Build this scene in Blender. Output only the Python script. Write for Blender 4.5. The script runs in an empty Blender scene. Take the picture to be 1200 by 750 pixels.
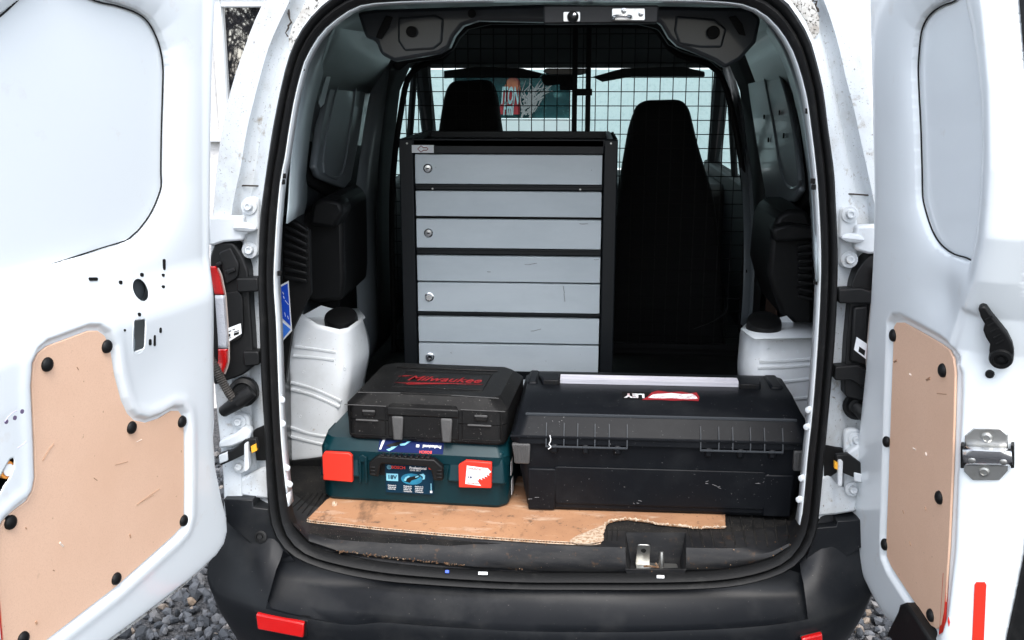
import bpy, bmesh, math, random
import numpy as np
from mathutils import Matrix, Vector
R = math.radians
random.seed(7)
rng = np.random.default_rng(7)
SC = bpy.context.scene
COL = SC.collection

# ------------------------------------------------------------------ camera, sky, sun, exposure
CAM = np.array([.062, -1.94, 1.48]); YAW = R(4.0); PIT = R(13.1); FPX = 1200.0
cd = bpy.data.cameras.new('camera'); cam = bpy.data.objects.new('camera', cd); COL.objects.link(cam)
cd.sensor_fit = 'HORIZONTAL'; cd.sensor_width = 36; cd.lens = 36
cd.clip_start = .05; cd.clip_end = 500
cam.location = CAM; cam.rotation_euler = (math.pi/2-PIT, 0, YAW)
SC.camera = cam
SUN_EL, SUN_AZ = R(58), R(168)          # azimuth clockwise from +Y: behind the camera, to its right
wd = bpy.data.worlds.new('World'); SC.world = wd; wd.use_nodes = True
nt = wd.node_tree; bg = nt.nodes['Background']
sk = nt.nodes.new('ShaderNodeTexSky'); sk.sky_type = 'NISHITA'; sk.sun_disc = False
sk.sun_elevation = SUN_EL; sk.sun_rotation = SUN_AZ; sk.dust_density = 2.0; sk.air_density = 1.0; sk.ozone_density = 1.2
hs_ = nt.nodes.new('ShaderNodeHueSaturation'); hs_.inputs['Saturation'].default_value = .46     # thin overcast
nt.links.new(sk.outputs[0], hs_.inputs['Color']); nt.links.new(hs_.outputs[0], bg.inputs[0]); bg.inputs[1].default_value = .15
sl = bpy.data.lights.new('sun', 'SUN'); sl.energy = 0.8; sl.angle = R(30); sl.color = (1, .96, .9)
so = bpy.data.objects.new('sun', sl); COL.objects.link(so)
sd = Vector((math.sin(SUN_AZ)*math.cos(SUN_EL), math.cos(SUN_AZ)*math.cos(SUN_EL), math.sin(SUN_EL)))
so.location = sd*20; so.rotation_euler = sd.to_track_quat('Z', 'Y').to_euler()
SC.view_settings.view_transform = 'Standard'; SC.view_settings.look = 'None'
SC.view_settings.exposure = 1.74; SC.view_settings.gamma = 1
SC.cycles.max_bounces = 8

# ------------------------------------------------------------------ where a traced outline meets a real surface
_f = np.array([-math.sin(YAW)*math.cos(PIT), math.cos(YAW)*math.cos(PIT), -math.sin(PIT)])
_r = np.array([math.cos(YAW), math.sin(YAW), 0.]); _u = np.cross(_r, _f)
def ray(px, py): return _f+_r*(px-600)/FPX-_u*(py-375)/FPX
def hy(px, py, Y): d = ray(px, py); return CAM+d*(Y-CAM[1])/d[1]
def hx(px, py, X): d = ray(px, py); return CAM+d*(X-CAM[0])/d[0]
def hz(px, py, Z): d = ray(px, py); return CAM+d*(Z-CAM[2])/d[2]
def tail(x, z): return .08*(z-.56)-.03*(1-min(1, (x/.6)**2))      # the bowed rear face of the van
def hs(px, py, off=0.):
    p = hy(px, py, off)
    for _ in range(6): p = hy(px, py, tail(p[0], p[2])+off)
    return p

# ------------------------------------------------------------------ mesh helpers
class MB:
    def __init__(s, T=None): s.v = []; s.f = []; s.T = T
    def add(s, vs, fs):
        n = len(s.v)
        if s.T is not None: vs = [tuple(s.T @ Vector(v)) for v in vs]
        s.v += [tuple(map(float, v)) for v in vs]; s.f += [tuple(i+n for i in f) for f in fs]
        return s
    def box(s, x0, y0, z0, x1, y1, z1):
        v = [(x0,y0,z0),(x1,y0,z0),(x1,y1,z0),(x0,y1,z0),(x0,y0,z1),(x1,y0,z1),(x1,y1,z1),(x0,y1,z1)]
        return s.add(v, [(0,3,2,1),(4,5,6,7),(0,1,5,4),(1,2,6,5),(2,3,7,6),(3,0,4,7)])
    def prism(s, pts, ext):                       # 3-D polygon pushed along a vector
        p = [np.array(q, float) for q in pts]; e = np.array(ext, float); n = len(p)
        nrm = sum(np.cross(p[i]-p[0], p[(i+1) % n]-p[0]) for i in range(n))
        if np.dot(nrm, e) > 0: p = p[::-1]
        v = p+[q+e for q in p]
        f = [tuple(range(n)), tuple(range(2*n-1, n-1, -1))]
        f += [(i, n+i, n+(i+1) % n, (i+1) % n) for i in range(n)]
        return s.add(v, f)
    def loft(s, rows, closed=False, skip=()):     # rows of equal length
        n = len(rows[0]); v = [q for r in rows for q in r]; f = []
        for j in range(len(rows)-1):
            for i in range(n if closed else n-1):
                if (j, i) in skip: continue
                k = (i+1) % n
                f.append((j*n+i, j*n+k, (j+1)*n+k, (j+1)*n+i))
        return s.add(v, f)
    def rings(s, rows, cap0=True, cap1=True):
        s.loft(rows, True); n = len(rows[0]); N = len(s.v)
        if cap0: s.f.append(tuple(range(N-len(rows)*n+n-1, N-len(rows)*n-1, -1)))
        if cap1: s.f.append(tuple(range(N-n, N)))
        return s
    def tube(s, pts, r, n=8, closed=False):
        P = [np.array(p, float) for p in pts]; m = len(P); rows = []; up = None
        rr = r if hasattr(r, '__len__') else [r]*m
        for i in range(m):
            a = P[(i-1) % m] if (i or closed) else P[i]; b = P[(i+1) % m] if (i < m-1 or closed) else P[i]
            t = b-a; t = t/(np.linalg.norm(t)+1e-12)
            if up is None:
                up = np.array([0, 0, 1.]) if abs(t[2]) < .9 else np.array([1., 0, 0])
            up = up-t*np.dot(up, t); up /= np.linalg.norm(up)+1e-12; w = np.cross(t, up)
            rows.append([P[i]+rr[i]*(math.cos(2*math.pi*k/n)*up+math.sin(2*math.pi*k/n)*w) for k in range(n)])
        if closed: s.loft(rows+[rows[0]], True)
        else: s.rings(rows)
        return s
    def cyl(s, a, b, r, n=16, r2=None): return s.tube([a, b], [r, r if r2 is None else r2], n)
    def lathe(s, c, axis, prof, n=20):            # prof: list of (radius, distance along axis)
        a = np.array(axis, float); a /= np.linalg.norm(a)
        up = np.array([0, 0, 1.]) if abs(a[2]) < .9 else np.array([1., 0, 0])
        up = up-a*np.dot(up, a); up /= np.linalg.norm(up); w = np.cross(a, up); c = np.array(c, float)
        rows = [[c+a*h+q*(math.cos(2*math.pi*k/n)*up+math.sin(2*math.pi*k/n)*w) for k in range(n)] for q, h in prof]
        return s.rings(rows)
    def sweep(s, path, prof, nrm, closed=True):   # prof: (sideways, outward) pairs; nrm: outward direction
        P = [np.array(p, float) for p in path]; m = len(P); N = np.array(nrm, float); rows = []
        for i in range(m):
            a = P[(i-1) % m] if (i or closed) else P[i]; b = P[(i+1) % m] if (i < m-1 or closed) else P[i]
            t = b-a; t /= np.linalg.norm(t)+1e-12; nn = N-t*np.dot(N, t); nn /= np.linalg.norm(nn); w = np.cross(nn, t)
            rows.append([P[i]+w*q[0]+nn*q[1] for q in prof])
        if closed: rows.append(rows[0])
        return s.loft(rows, True)
    def build(s, name, m, parent=None, bevel=0, seg=2, smooth=35, solid=0):
        me = bpy.data.meshes.new(name); me.from_pydata(s.v, [], s.f); me.validate()
        bm = bmesh.new(); bm.from_mesh(me); bmesh.ops.recalc_face_normals(bm, faces=bm.faces); bm.to_mesh(me); bm.free()
        return link(name, me, m, parent, bevel, seg, smooth, solid)
def link(name, me, m, parent=None, bevel=0, seg=2, smooth=35, solid=0):
    o = bpy.data.objects.new(name, me); COL.objects.link(o)
    if m is not None and not me.materials: me.materials.append(m)
    if smooth and me.polygons:
        me.polygons.foreach_set('use_smooth', [True]*len(me.polygons)); me.set_sharp_from_angle(angle=R(smooth))
    if solid:
        md = o.modifiers.new('solid', 'SOLIDIFY'); md.thickness = solid; md.offset = 0
    if bevel:
        md = o.modifiers.new('bevel', 'BEVEL'); md.width = bevel; md.segments = seg; md.limit_method = 'ANGLE'; md.angle_limit = R(40)
    if parent is not None: attach(o, parent)
    return o
def attach(o, parent):
    o.parent = parent
    if parent.type == 'EMPTY': o.matrix_parent_inverse = Matrix.Translation(parent.location).inverted()
def thing(name, label, cat, loc=(0, 0, 0), group=None, kind=None):
    o = bpy.data.objects.new(name, None); COL.objects.link(o); o.location = [float(q) for q in loc]; o.empty_display_size = .1
    tag(o, label, cat, group, kind); return o
def tag(o, label=None, cat=None, group=None, kind=None):
    if label: o['label'] = label
    if cat: o['category'] = cat
    if group: o['group'] = group
    if kind: o['kind'] = kind
    return o
def resample(pts, n, closed=False):
    P = np.array(pts, float)
    if closed: P = np.vstack([P, P[:1]])
    # smooth (Catmull-Rom) then even spacing
    Q = []
    for i in range(len(P)-1):
        p0 = P[i-1] if i > 0 else (P[-2] if closed else 2*P[0]-P[1])
        p3 = P[i+2] if i+2 < len(P) else (P[1] if closed else 2*P[-1]-P[-2])
        for t in np.linspace(0, 1, 12, endpoint=False):
            a, b = P[i], P[i+1]
            Q.append(.5*((2*a)+(b-p0)*t+(2*p0-5*a+4*b-p3)*t*t+(3*a-p0-3*b+p3)*t**3))
    Q.append(P[-1]); Q = np.array(Q)
    L = np.r_[0, np.cumsum(np.linalg.norm(np.diff(Q, axis=0), axis=1))]
    T = np.linspace(0, L[-1], n, endpoint=not closed)
    return np.stack([np.interp(T, L, Q[:, k]) for k in range(Q.shape[1])], 1)
def rounded(pts, r, n=4):                          # 2-D polygon with rounded corners
    P = [np.array(p[:2], float) for p in pts]; out = []; m = len(P)
    for i in range(m):
        a, b, c = P[i-1], P[i], P[(i+1) % m]
        rr = pts[i][2] if len(pts[i]) > 2 else r
        u, v = a-b, c-b; lu, lv = np.linalg.norm(u), np.linalg.norm(v)
        k = min(rr, lu*.49, lv*.49); p, q = b+u/lu*k, b+v/lv*k
        for t in np.linspace(0, 1, n+1): out.append((1-t)**2*p+2*t*(1-t)*b+t*t*q)
    return out
def rrect(x0, y0, x1, y1, r, n=3): return rounded([(x0, y0), (x1, y0), (x1, y1), (x0, y1)], r, n)
def frame(o, xd, yd):                              # local frame: x along xd, y along yd, z = x cross y
    x = Vector(xd).normalized(); y = Vector(yd).normalized(); z = x.cross(y).normalized()
    M = Matrix.Identity(4)
    for i in range(3): M[i][0], M[i][1], M[i][2], M[i][3] = x[i], y[i], z[i], o[i]
    return M
def text(name, body, size, T, m, parent, shear=0, bold=0, sx=1, sy=1, ext=.0004, align='CENTER'):
    cu = bpy.data.curves.new('t', 'FONT'); cu.body = body; cu.size = size; cu.shear = shear; cu.offset = bold; cu.extrude = ext
    cu.align_x = align; cu.align_y = 'CENTER'; cu.resolution_u = 3
    ob = bpy.data.objects.new('t', cu); COL.objects.link(ob)
    dg = bpy.context.evaluated_depsgraph_get(); me = bpy.data.meshes.new_from_object(ob.evaluated_get(dg))
    bpy.data.objects.remove(ob); bpy.data.curves.remove(cu)
    me.transform(T @ Matrix.Diagonal((sx, sy, 1, 1))); me.name = name; me.materials.clear()
    return link(name, me, m, parent, smooth=0)

# ------------------------------------------------------------------ materials
def mat(name, base, rough=.5, metal=0, coat=0, spots=(), bump=None, spec=.5):
    """spots: (scale, low, high, colour, detail[, stretch]) layers of wear, grain and dirt laid over the base colour"""
    m = bpy.data.materials.new(name); m.use_nodes = True; t = m.node_tree; b = t.nodes['Principled BSDF']
    b.inputs['Roughness'].default_value = rough; b.inputs['Metallic'].default_value = metal
    b.inputs['Coat Weight'].default_value = coat; b.inputs['Coat Roughness'].default_value = .08
    b.inputs['Specular IOR Level'].default_value = spec
    b.inputs['Base Color'].default_value = (*base, 1)
    co = t.nodes.new('ShaderNodeTexCoord'); prev = None
    for sp in spots:
        n = t.nodes.new('ShaderNodeTexNoise'); n.inputs['Scale'].default_value = sp[0]; n.inputs['Detail'].default_value = sp[4]; n.inputs['Roughness'].default_value = .65
        if len(sp) > 5:
            mp = t.nodes.new('ShaderNodeMapping'); mp.inputs['Scale'].default_value = sp[5]; t.links.new(co.outputs['Object'], mp.inputs[0]); t.links.new(mp.outputs[0], n.inputs[0])
        else: t.links.new(co.outputs['Object'], n.inputs[0])
        r = t.nodes.new('ShaderNodeMapRange'); r.inputs[1].default_value = sp[1]; r.inputs[2].default_value = sp[2]; t.links.new(n.outputs[0], r.inputs[0])
        x = t.nodes.new('ShaderNodeMix'); x.data_type = 'RGBA'; t.links.new(r.outputs[0], x.inputs[0])
        if prev is None: x.inputs[6].default_value = (*base, 1)
        else: t.links.new(prev, x.inputs[6])
        x.inputs[7].default_value = (*sp[3], 1); prev = x.outputs[2]
    if max(base) < .06 and not metal and spec > .3: b.inputs['Specular IOR Level'].default_value = .26
    if prev is not None: t.links.new(prev, b.inputs['Base Color'])
    if bump:
        n = t.nodes.new('ShaderNodeTexNoise'); n.inputs['Scale'].default_value = bump[0]; n.inputs['Detail'].default_value = 4
        t.links.new(co.outputs['Object'], n.inputs[0]); bp = t.nodes.new('ShaderNodeBump'); bp.inputs['Strength'].default_value = bump[1]; bp.inputs['Distance'].default_value = bump[2] if len(bump) > 2 else .002
        t.links.new(n.outputs[0], bp.inputs['Height']); t.links.new(bp.outputs[0], b.inputs['Normal'])
    return m
M = {}
M['paint'] = mat('white_paint', (.76, .805, .825), .28, coat=.5, spots=[(14, .62, .8, (.68, .68, .66), 6)], bump=(90, .02))
M['pillar'] = mat('dirty_white_paint', (.58, .62, .65), .4, coat=.15, spots=[(9, .48, .74, (.40, .40, .385), 8), (34, .60, .72, (.30, .27, .23), 8), (110, .63, .70, (.16, .13, .11), 6), (320, .655, .69, (.10, .085, .075), 3)], bump=(120, .05))
M['sealant'] = mat('seam_sealer', (.52, .52, .50), .7, spots=[(20, .48, .66, (.30, .28, .25), 8), (60, .57, .63, (.10, .085, .075), 8), (180, .56, .62, (.05, .045, .04), 4)], bump=(40, .5))
M['grime'] = mat('grime', (.05, .042, .036), .9)
M['hinge'] = mat('painted_hinge', (.56, .59, .61), .45, spots=[(40, .6, .75, (.45, .42, .38), 6)], bump=(90, .1))
M['rubber'] = mat('black_rubber', (.007, .0073, .0077), .55, spots=[(35, .55, .8, (.022, .022, .021), 6)], bump=(200, .1))
M['bumper'] = mat('bumper_plastic', (.0055, .0066, .0085), .42, spots=[(7, .5, .75, (.020, .021, .022), 8), (200, .735, .76, (.12, .11, .10), 2)], bump=(600, .12, .0006))
M['plastic'] = mat('black_plastic', (.005, .0053, .0056), .5, spots=[(20, .55, .8, (.014, .014, .014), 5)], bump=(500, .1, .0005))
M['floor'] = mat('floor_rubber', (.008, .008, .008), .75, spots=[(9, .48, .72, (.028, .025, .022), 8), (150, .66, .72, (.09, .07, .055), 3), (420, .68, .72, (.30, .27, .23), 2)], bump=(260, .4, .001))
M['sill'] = mat('sill_plastic', (.010, .0105, .012), .55, spots=[(11, .45, .7, (.028, .027, .026), 8, (1, 1, 4)), (55, .60, .70, (.06, .035, .02), 7), (320, .72, .75, (.16, .13, .11), 2)], bump=(300, .25, .0008))
M['rust'] = mat('rusty_grit', (.13, .065, .03), .9, spots=[(120, .5, .6, (.24, .17, .11), 4)], bump=(300, .5))
M['inner'] = mat('inner_paint_shaded', (.040, .047, .052), .35, coat=.2, spots=[(10, .5, .8, (.055, .06, .063), 6)])  # white body paint greyed down, interior shade put into the base colour
M['inner_mid'] = mat('inner_panel_shaded', (.13, .15, .163), .3, coat=.3, spots=[(12, .5, .8, (.12, .13, .135), 6)])  # same white paint, shade of the load space mixed in as a mid grey
M['inner_light'] = mat('inner_pillar_shaded', (.30, .355, .375), .35, coat=.3, spots=[(12, .5, .8, (.27, .31, .33), 6)])  # same white paint with the least shade put into its colour
M['dark'] = mat('dark_trim', (.004,.004,.0042), .65)
M['lining'] = mat('roof_lining', (.028, .028, .029), .95)
M['seat'] = mat('seat_cloth', (.010, .010, .0105), .95, bump=(900, .3))
M['carcass'] = mat('anthracite_steel', (.008, .010, .012), .42, spots=[(30, .6, .8, (.018, .02, .022), 6)])
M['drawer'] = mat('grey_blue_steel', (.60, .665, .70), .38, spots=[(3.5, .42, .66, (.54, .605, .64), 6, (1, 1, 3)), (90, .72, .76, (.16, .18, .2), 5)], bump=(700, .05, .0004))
M['chrome'] = mat('bright_steel', (.62, .63, .64), .22, metal=1)
M['zinc'] = mat('zinc_plated_steel', (.50, .50, .48), .38, metal=1, spots=[(40, .5, .75, (.34, .33, .30), 6)])
M['alu'] = mat('brushed_aluminium', (.60, .60, .66), .38, metal=.35, spots=[(50, .4, .7, (.44, .44, .50), 4, (.15, 6, 6))])
M['board'] = mat('hardboard', (.80, .53, .375), .7, spots=[(3, .42, .68, (.74, .475, .325), 6), (420, .45, .72, (.72, .46, .315), 3), (90, .70, .74, (.42, .24, .14), 4), (14, .66, .76, (.55, .335, .215), 7), (9, .70, .74, (.40, .245, .15), 8, (.5, .5, 3)), (7, .71, .75, (.74, .62, .52), 8, (2, 2, .5))], bump=(300, .1, .0006))
M['card'] = mat('cardboard', (.40, .21, .108), .85, spots=[(5, .42, .62, (.31, .155, .08), 7), (11, .54, .68, (.50, .35, .245), 7, (1, 3, 1)), (13, .58, .66, (.20, .105, .055), 8, (1, .4, 1)), (40, .60, .68, (.17, .095, .055), 6), (150, .66, .70, (.06, .04, .03), 3)], bump=(120, .2, .001))
M['card_torn'] = mat('torn_cardboard', (.55, .43, .32), .95, spots=[(130, .45, .6, (.30, .18, .10), 5)], bump=(220, .7, .003))
M['case'] = mat('black_case_plastic', (.006, .006, .0063), .5, spots=[(14, .5, .75, (.016, .016, .0155), 8), (70, .64, .7, (.04, .038, .035), 7), (300, .70, .74, (.25, .24, .22), 2)], bump=(420, .2, .0008))
M['case_worn'] = mat('worn_grey_plastic', (.07, .07, .07), .65, spots=[(60, .45, .65, (.06, .06, .06), 7)], bump=(200, .3))
M['trunk'] = mat('tool_trunk_plastic', (.005, .006, .008), .48, spec=.16, spots=[(8, .5, .75, (.012, .0135, .0155), 8), (28, .70, .76, (.06, .06, .065), 8), (240, .72, .75, (.2, .2, .2), 2)], bump=(500, .15, .0006))
M['trunk_edge'] = mat('trunk_grey_edge', (.035, .04, .046), .5)
M['teal'] = mat('teal_plastic', (.0006, .020, .027), .42, spots=[(12, .5, .8, (.002, .030, .038), 5)], bump=(500, .12, .0006))
M['red'] = mat('red_plastic', (.62, .030, .015), .45)
M['redink'] = mat('red_ink', (.27, .009, .013), .6, spots=[(120, .62, .72, (.06, .015, .016), 5)])
M['reflector'] = mat('red_reflector', (.50, .006, .006), .2, coat=.6, bump=(700, .5, .001))
M['white'] = mat('white_print', (.78, .80, .81), .5)
M['label'] = mat('blue_label', (.0015, .022, .045), .6, spec=.15)
M['label_top'] = mat('deep_blue_label', (.0015, .010, .075), .6, spec=.15)
M['cyan'] = mat('pale_cyan_print', (.20, .52, .66), .45)
M['cyan_mid'] = mat('cyan_glow_print', (.01, .22, .36), .45, spots=[(60, .4, .6, (.01, .14, .25), 3)])
M['blue'] = mat('blue_sticker', (.012, .075, .55), .35)
M['blue_pale'] = mat('pale_blue_sticker', (.05, .20, .72), .35)
M['orange'] = mat('orange_cap', (.9, .35, .06), .5)
M['amber'] = mat('amber_tag', (.75, .36, .02), .6)
M['hole'] = mat('unlit_cavity', (.006, .006, .006), .9)
M['lens_red'] = mat('red_lens', (.50, .006, .006), .12, coat=.8, bump=(300, .4, .002))
M['lens_clear'] = mat('clear_lens', (.46, .47, .50), .12, coat=.8, bump=(260, .7, .003))
M['lens_edge'] = mat('lens_edge_grey', (.36, .31, .28), .3)
M['conduit'] = mat('corrugated_conduit', (.05, .045, .04), .6, spots=[(60, .5, .7, (.11, .10, .09), 4)])
M['brown'] = mat('brown_trim', (.085, .045, .030), .8)
M['wall'] = mat('rendered_wall', (.72, .70, .68), .9, spots=[(40, .5, .75, (.62, .60, .58), 6)], bump=(70, .5, .01))
M['far_wall'] = mat('pale_teal_wall', (.80, .88, .88), .9, spots=[(30, .5, .75, (.62, .73, .73), 6)], bump=(60, .4, .01))
M['upvc'] = mat('white_window_frame', (.78, .80, .80), .4)
M['brick'] = mat('grey_roof', (.07, .06, .06), .9, spots=[(30, .45, .6, (.12, .10, .09), 5)])
M['bark'] = mat('bark', (.05, .042, .036), .9, bump=(40, .5))
M['tyre'] = mat('tyre_rubber', (.015, .015, .015), .8)
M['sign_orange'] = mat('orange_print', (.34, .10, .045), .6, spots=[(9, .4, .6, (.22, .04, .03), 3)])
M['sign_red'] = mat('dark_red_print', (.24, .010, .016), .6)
def glass(name, tint, refl=.12, dark=None):
    m = bpy.data.materials.new(name); m.use_nodes = True; t = m.node_tree; t.nodes.remove(t.nodes['Principled BSDF'])
    a = t.nodes.new('ShaderNodeBsdfTransparent' if dark is None else 'ShaderNodeBsdfDiffuse'); a.inputs[0].default_value = (*(tint if dark is None else dark), 1)
    g = t.nodes.new('ShaderNodeBsdfGlossy'); g.inputs['Roughness'].default_value = .02
    x = t.nodes.new('ShaderNodeMixShader'); x.inputs[0].default_value = refl
    t.links.new(a.outputs[0], x.inputs[1]); t.links.new(g.outputs[0], x.inputs[2]); t.links.new(x.outputs[0], t.nodes['Material Output'].inputs[0])
    return m
M['glass'] = glass('tinted_glass', (.40, .50, .505), .05)
M['pane'] = glass('dark_window_glass', None, .55, (.012, .014, .018))
M['pane_teal'] = mat('teal_window_reflections', (.010, .040, .045), .15, spots=[(2.2, .42, .62, (.03, .11, .115), 8), (9, .56, .66, (.10, .20, .20), 6)])  # mottled spots paint blurred reflections of greenery onto the pane
def stones():
    m = bpy.data.materials.new('gravel_stone'); m.use_nodes = True; t = m.node_tree; b = t.nodes['Principled BSDF']
    g = t.nodes.new('ShaderNodeNewGeometry'); r = t.nodes.new('ShaderNodeValToRGB'); e = r.color_ramp.elements
    e[0].color = (.022, .026, .032, 1); e[1].color = (.30, .29, .28, 1); e[1].position = 1
    for p, c in ((.4, (.05, .056, .066)), (.72, (.095, .102, .115)), (.9, (.17, .17, .175)), (.965, (.24, .18, .13))):
        q = e.new(p); q.color = (*c, 1)
    t.links.new(g.outputs['Random Per Island'], r.inputs[0]); t.links.new(r.outputs[0], b.inputs['Base Color']); b.inputs['Roughness'].default_value = .75
    n = t.nodes.new('ShaderNodeTexNoise'); n.inputs['Scale'].default_value = 150; bp = t.nodes.new('ShaderNodeBump'); bp.inputs['Strength'].default_value = .4; bp.inputs['Distance'].default_value = .003
    t.links.new(n.outputs[0], bp.inputs['Height']); t.links.new(bp.outputs[0], b.inputs['Normal'])
    return m
M['stone'] = stones()
M['ground'] = mat('gravel_ground', (.045, .048, .054), .9, spots=[(60, .4, .6, (.12, .12, .125), 4), (110, .55, .65, (.015, .016, .018), 3)], bump=(80, 1.0, .02))
M['arch'] = mat('scuffed_white_paint', (.74, .77, .79), .32, coat=.3, spots=[(7, .5, .75, (.62, .64, .64), 8), (30, .66, .74, (.50, .46, .42), 8), (200, .69, .72, (.25, .22, .2), 3)], bump=(60, .06))
M['scratch'] = mat('scratched_plastic', (.16, .16, .165), .8)
M['torn_white'] = mat('torn_sticker_paper', (.62, .66, .68), .7, spots=[(90, .5, .62, (.45, .30, .32), 5)])
M['board_scuff'] = mat('hardboard_scuff', (.40, .235, .145), .8)
M['board_pale'] = mat('hardboard_pale_scuff', (.78, .66, .56), .8)
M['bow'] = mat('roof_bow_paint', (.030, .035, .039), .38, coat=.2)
M['pale_print'] = mat('reflected_pale_print', (.30, .42, .43), .7, spots=[(12, .45, .6, (.20, .30, .31), 4)])  # letter colour muted to pass for a dim reflection
# ------------------------------------------------------------------ ground, walls round the yard
g = MB(); g.add([(-60, -60, 0), (60, -60, 0), (60, 60, 0), (-60, 60, 0)], [(0, 1, 2, 3)])
tag(g.build('ground', M['ground'], smooth=0), kind='structure')
def gravel():
    ico = bmesh.new(); bmesh.ops.create_icosphere(ico, subdivisions=1, radius=1); ico.verts.ensure_lookup_table()
    bv = np.array([v.co for v in ico.verts]); bf = np.array([[v.index for v in f.verts] for f in ico.faces]); ico.free()
    areas = [(-2.2, -.55, -.95, 1.9, 6500), (.45, 1.6, -.7, 1.2, 3600), (-.6, .5, -.5, .6, 1600), (-2.4, -.55, -1.7, -.95, 2600), (-.55, .45, -1.7, -.5, 2600), (.45, 2.0, -1.7, -.7, 2800), (1.6, 2.6, -.7, 1.6, 2200), (-3.2, -2.2, -.9, 1.9, 2200)]
    V = []; Fc = []; k = 0
    for x0, x1, y0, y1, n in areas:
        s = rng.uniform(.010, .021, n)[:, None, None]*rng.uniform(.6, 1.25, (n, 1, 3))
        th = rng.uniform(0, 6.28, (n, 3))
        P = bv[None]*rng.uniform(.72, 1.2, (n, len(bv), 1))*s
        for ax in range(3):
            c, sn = np.cos(th[:, ax])[:, None], np.sin(th[:, ax])[:, None]; a, b = [(1, 2), (2, 0), (0, 1)][ax]
            pa, pb = P[:, :, a].copy(), P[:, :, b].copy(); P[:, :, a] = c*pa-sn*pb; P[:, :, b] = sn*pa+c*pb
        P += np.stack([rng.uniform(x0, x1, n), rng.uniform(y0, y1, n), rng.uniform(.003, .016, n)], 1)[:, None]
        V.append(P.reshape(-1, 3)); Fc.append((bf[None]+(np.arange(n)*len(bv))[:, None, None]+k).reshape(-1, 3)); k += n*len(bv)
    me = bpy.data.meshes.new('gravel'); me.from_pydata(np.vstack(V).tolist(), [], np.vstack(Fc).tolist())
    tag(link('gravel', me, M['stone'], smooth=0), 'loose dark grey gravel lying on the yard under the van', 'gravel', kind='stuff')
gravel()

# house beside the van, its window mirrors bare branches
h = thing('house', 'pale house wall with a dark window seen past the left side of the van', 'house', (-3, 2.5, 0))
wx0, wx1, wz0, wz1 = float(hy(250, 60, 2.52)[0]), -1.04, float(hy(262, 152, 2.52)[2]), float(hy(300, -4, 2.52)[2])
w = MB()
for x0, z0, x1, z1 in ((-7, 0, wx0, 4), (wx1, 0, -.98, 4), (wx0, 0, wx1, wz0), (wx0, wz1, wx1, 4)): w.box(x0, 2.5, z0, x1, 2.8, z1)
w.build('wall', M['wall'], h, smooth=0)
q = MB(); t_ = .042
q.box(wx0, 2.52, wz0, wx0+t_, 2.58, wz1); q.box(wx1-t_, 2.52, wz0, wx1, 2.58, wz1); q.box(wx0+t_, 2.52, wz1-t_, wx1-t_, 2.58, wz1); q.box(wx0+t_, 2.52, wz0, wx1-t_, 2.58, wz0+t_)
wf = q.build('window', M['upvc'], h, bevel=.006)
q = MB(); q.box(wx0+t_, 2.55, wz0+t_, wx1-t_, 2.56, wz1-t_); q.build('pane', M['pane'], wf, smooth=0)
q = MB(); q.box(wx0-.05, 2.46, wz0-.05, wx1+.05, 2.51, wz0-.002); q.build('sill', M['upvc'], wf, bevel=.004)
h2 = MB(); h2.box(.86, 3.2, 0, 6, 3.5, 4.2)
tag(h2.build('garden_wall', M['wall'], smooth=0), 'rough off white rendered wall seen past the right side of the van', 'wall')

# wall in front of the van with a dark shop window
YF = 7.0
a, b = hy(531, 86, YF), hy(668, 139, YF)
fh = thing('front_building', 'bright wall with a dark window seen through the windscreen', 'building', (0, YF, 0))
w = MB()
for x0, z0, x1, z1 in ((-9, 0, a[0], 6), (b[0], 0, 9, 6), (a[0], 0, b[0], b[2]), (a[0], a[2], b[0], 6)): w.box(x0, YF, z0, x1, YF+.3, z1)
w.build('wall', M['far_wall'], fh, smooth=0)
q = MB(); e = .05
q.box(a[0]-.01, YF-.03, b[2]-.12, b[0]+.03, YF-.002, b[2]); q.build('window_ledge', M['upvc'], fh, bevel=.01)
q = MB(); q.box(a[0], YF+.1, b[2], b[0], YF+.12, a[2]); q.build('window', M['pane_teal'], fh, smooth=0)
def on_front(px, py, d): return hy(px, py, YF+.1-d)
sg = thing('banner', 'reflection of a dark red banner with pale letters and orange top, built into the far window', 'banner', on_front(597, 134, .03))  # stands for a reflection in the pane, built as solid parts
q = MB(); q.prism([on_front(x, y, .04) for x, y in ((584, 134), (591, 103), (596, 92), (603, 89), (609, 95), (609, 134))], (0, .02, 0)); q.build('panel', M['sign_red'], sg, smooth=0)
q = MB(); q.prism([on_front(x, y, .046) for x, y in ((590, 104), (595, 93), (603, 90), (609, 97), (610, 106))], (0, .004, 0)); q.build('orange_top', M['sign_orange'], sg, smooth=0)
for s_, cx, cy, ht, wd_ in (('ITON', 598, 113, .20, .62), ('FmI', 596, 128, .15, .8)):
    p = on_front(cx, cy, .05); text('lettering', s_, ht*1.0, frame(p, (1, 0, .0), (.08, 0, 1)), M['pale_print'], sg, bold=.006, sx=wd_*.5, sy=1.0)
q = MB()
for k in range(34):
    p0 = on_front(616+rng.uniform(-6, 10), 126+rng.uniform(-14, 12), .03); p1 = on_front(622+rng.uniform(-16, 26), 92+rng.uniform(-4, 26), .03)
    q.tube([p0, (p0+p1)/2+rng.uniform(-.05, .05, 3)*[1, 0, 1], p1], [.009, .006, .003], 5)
tag(q.build('dried_grass', mat('pale_stems', (.24, .23, .23), .9)), 'pale dried stems beside the banner in the far window', 'plant')

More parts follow.
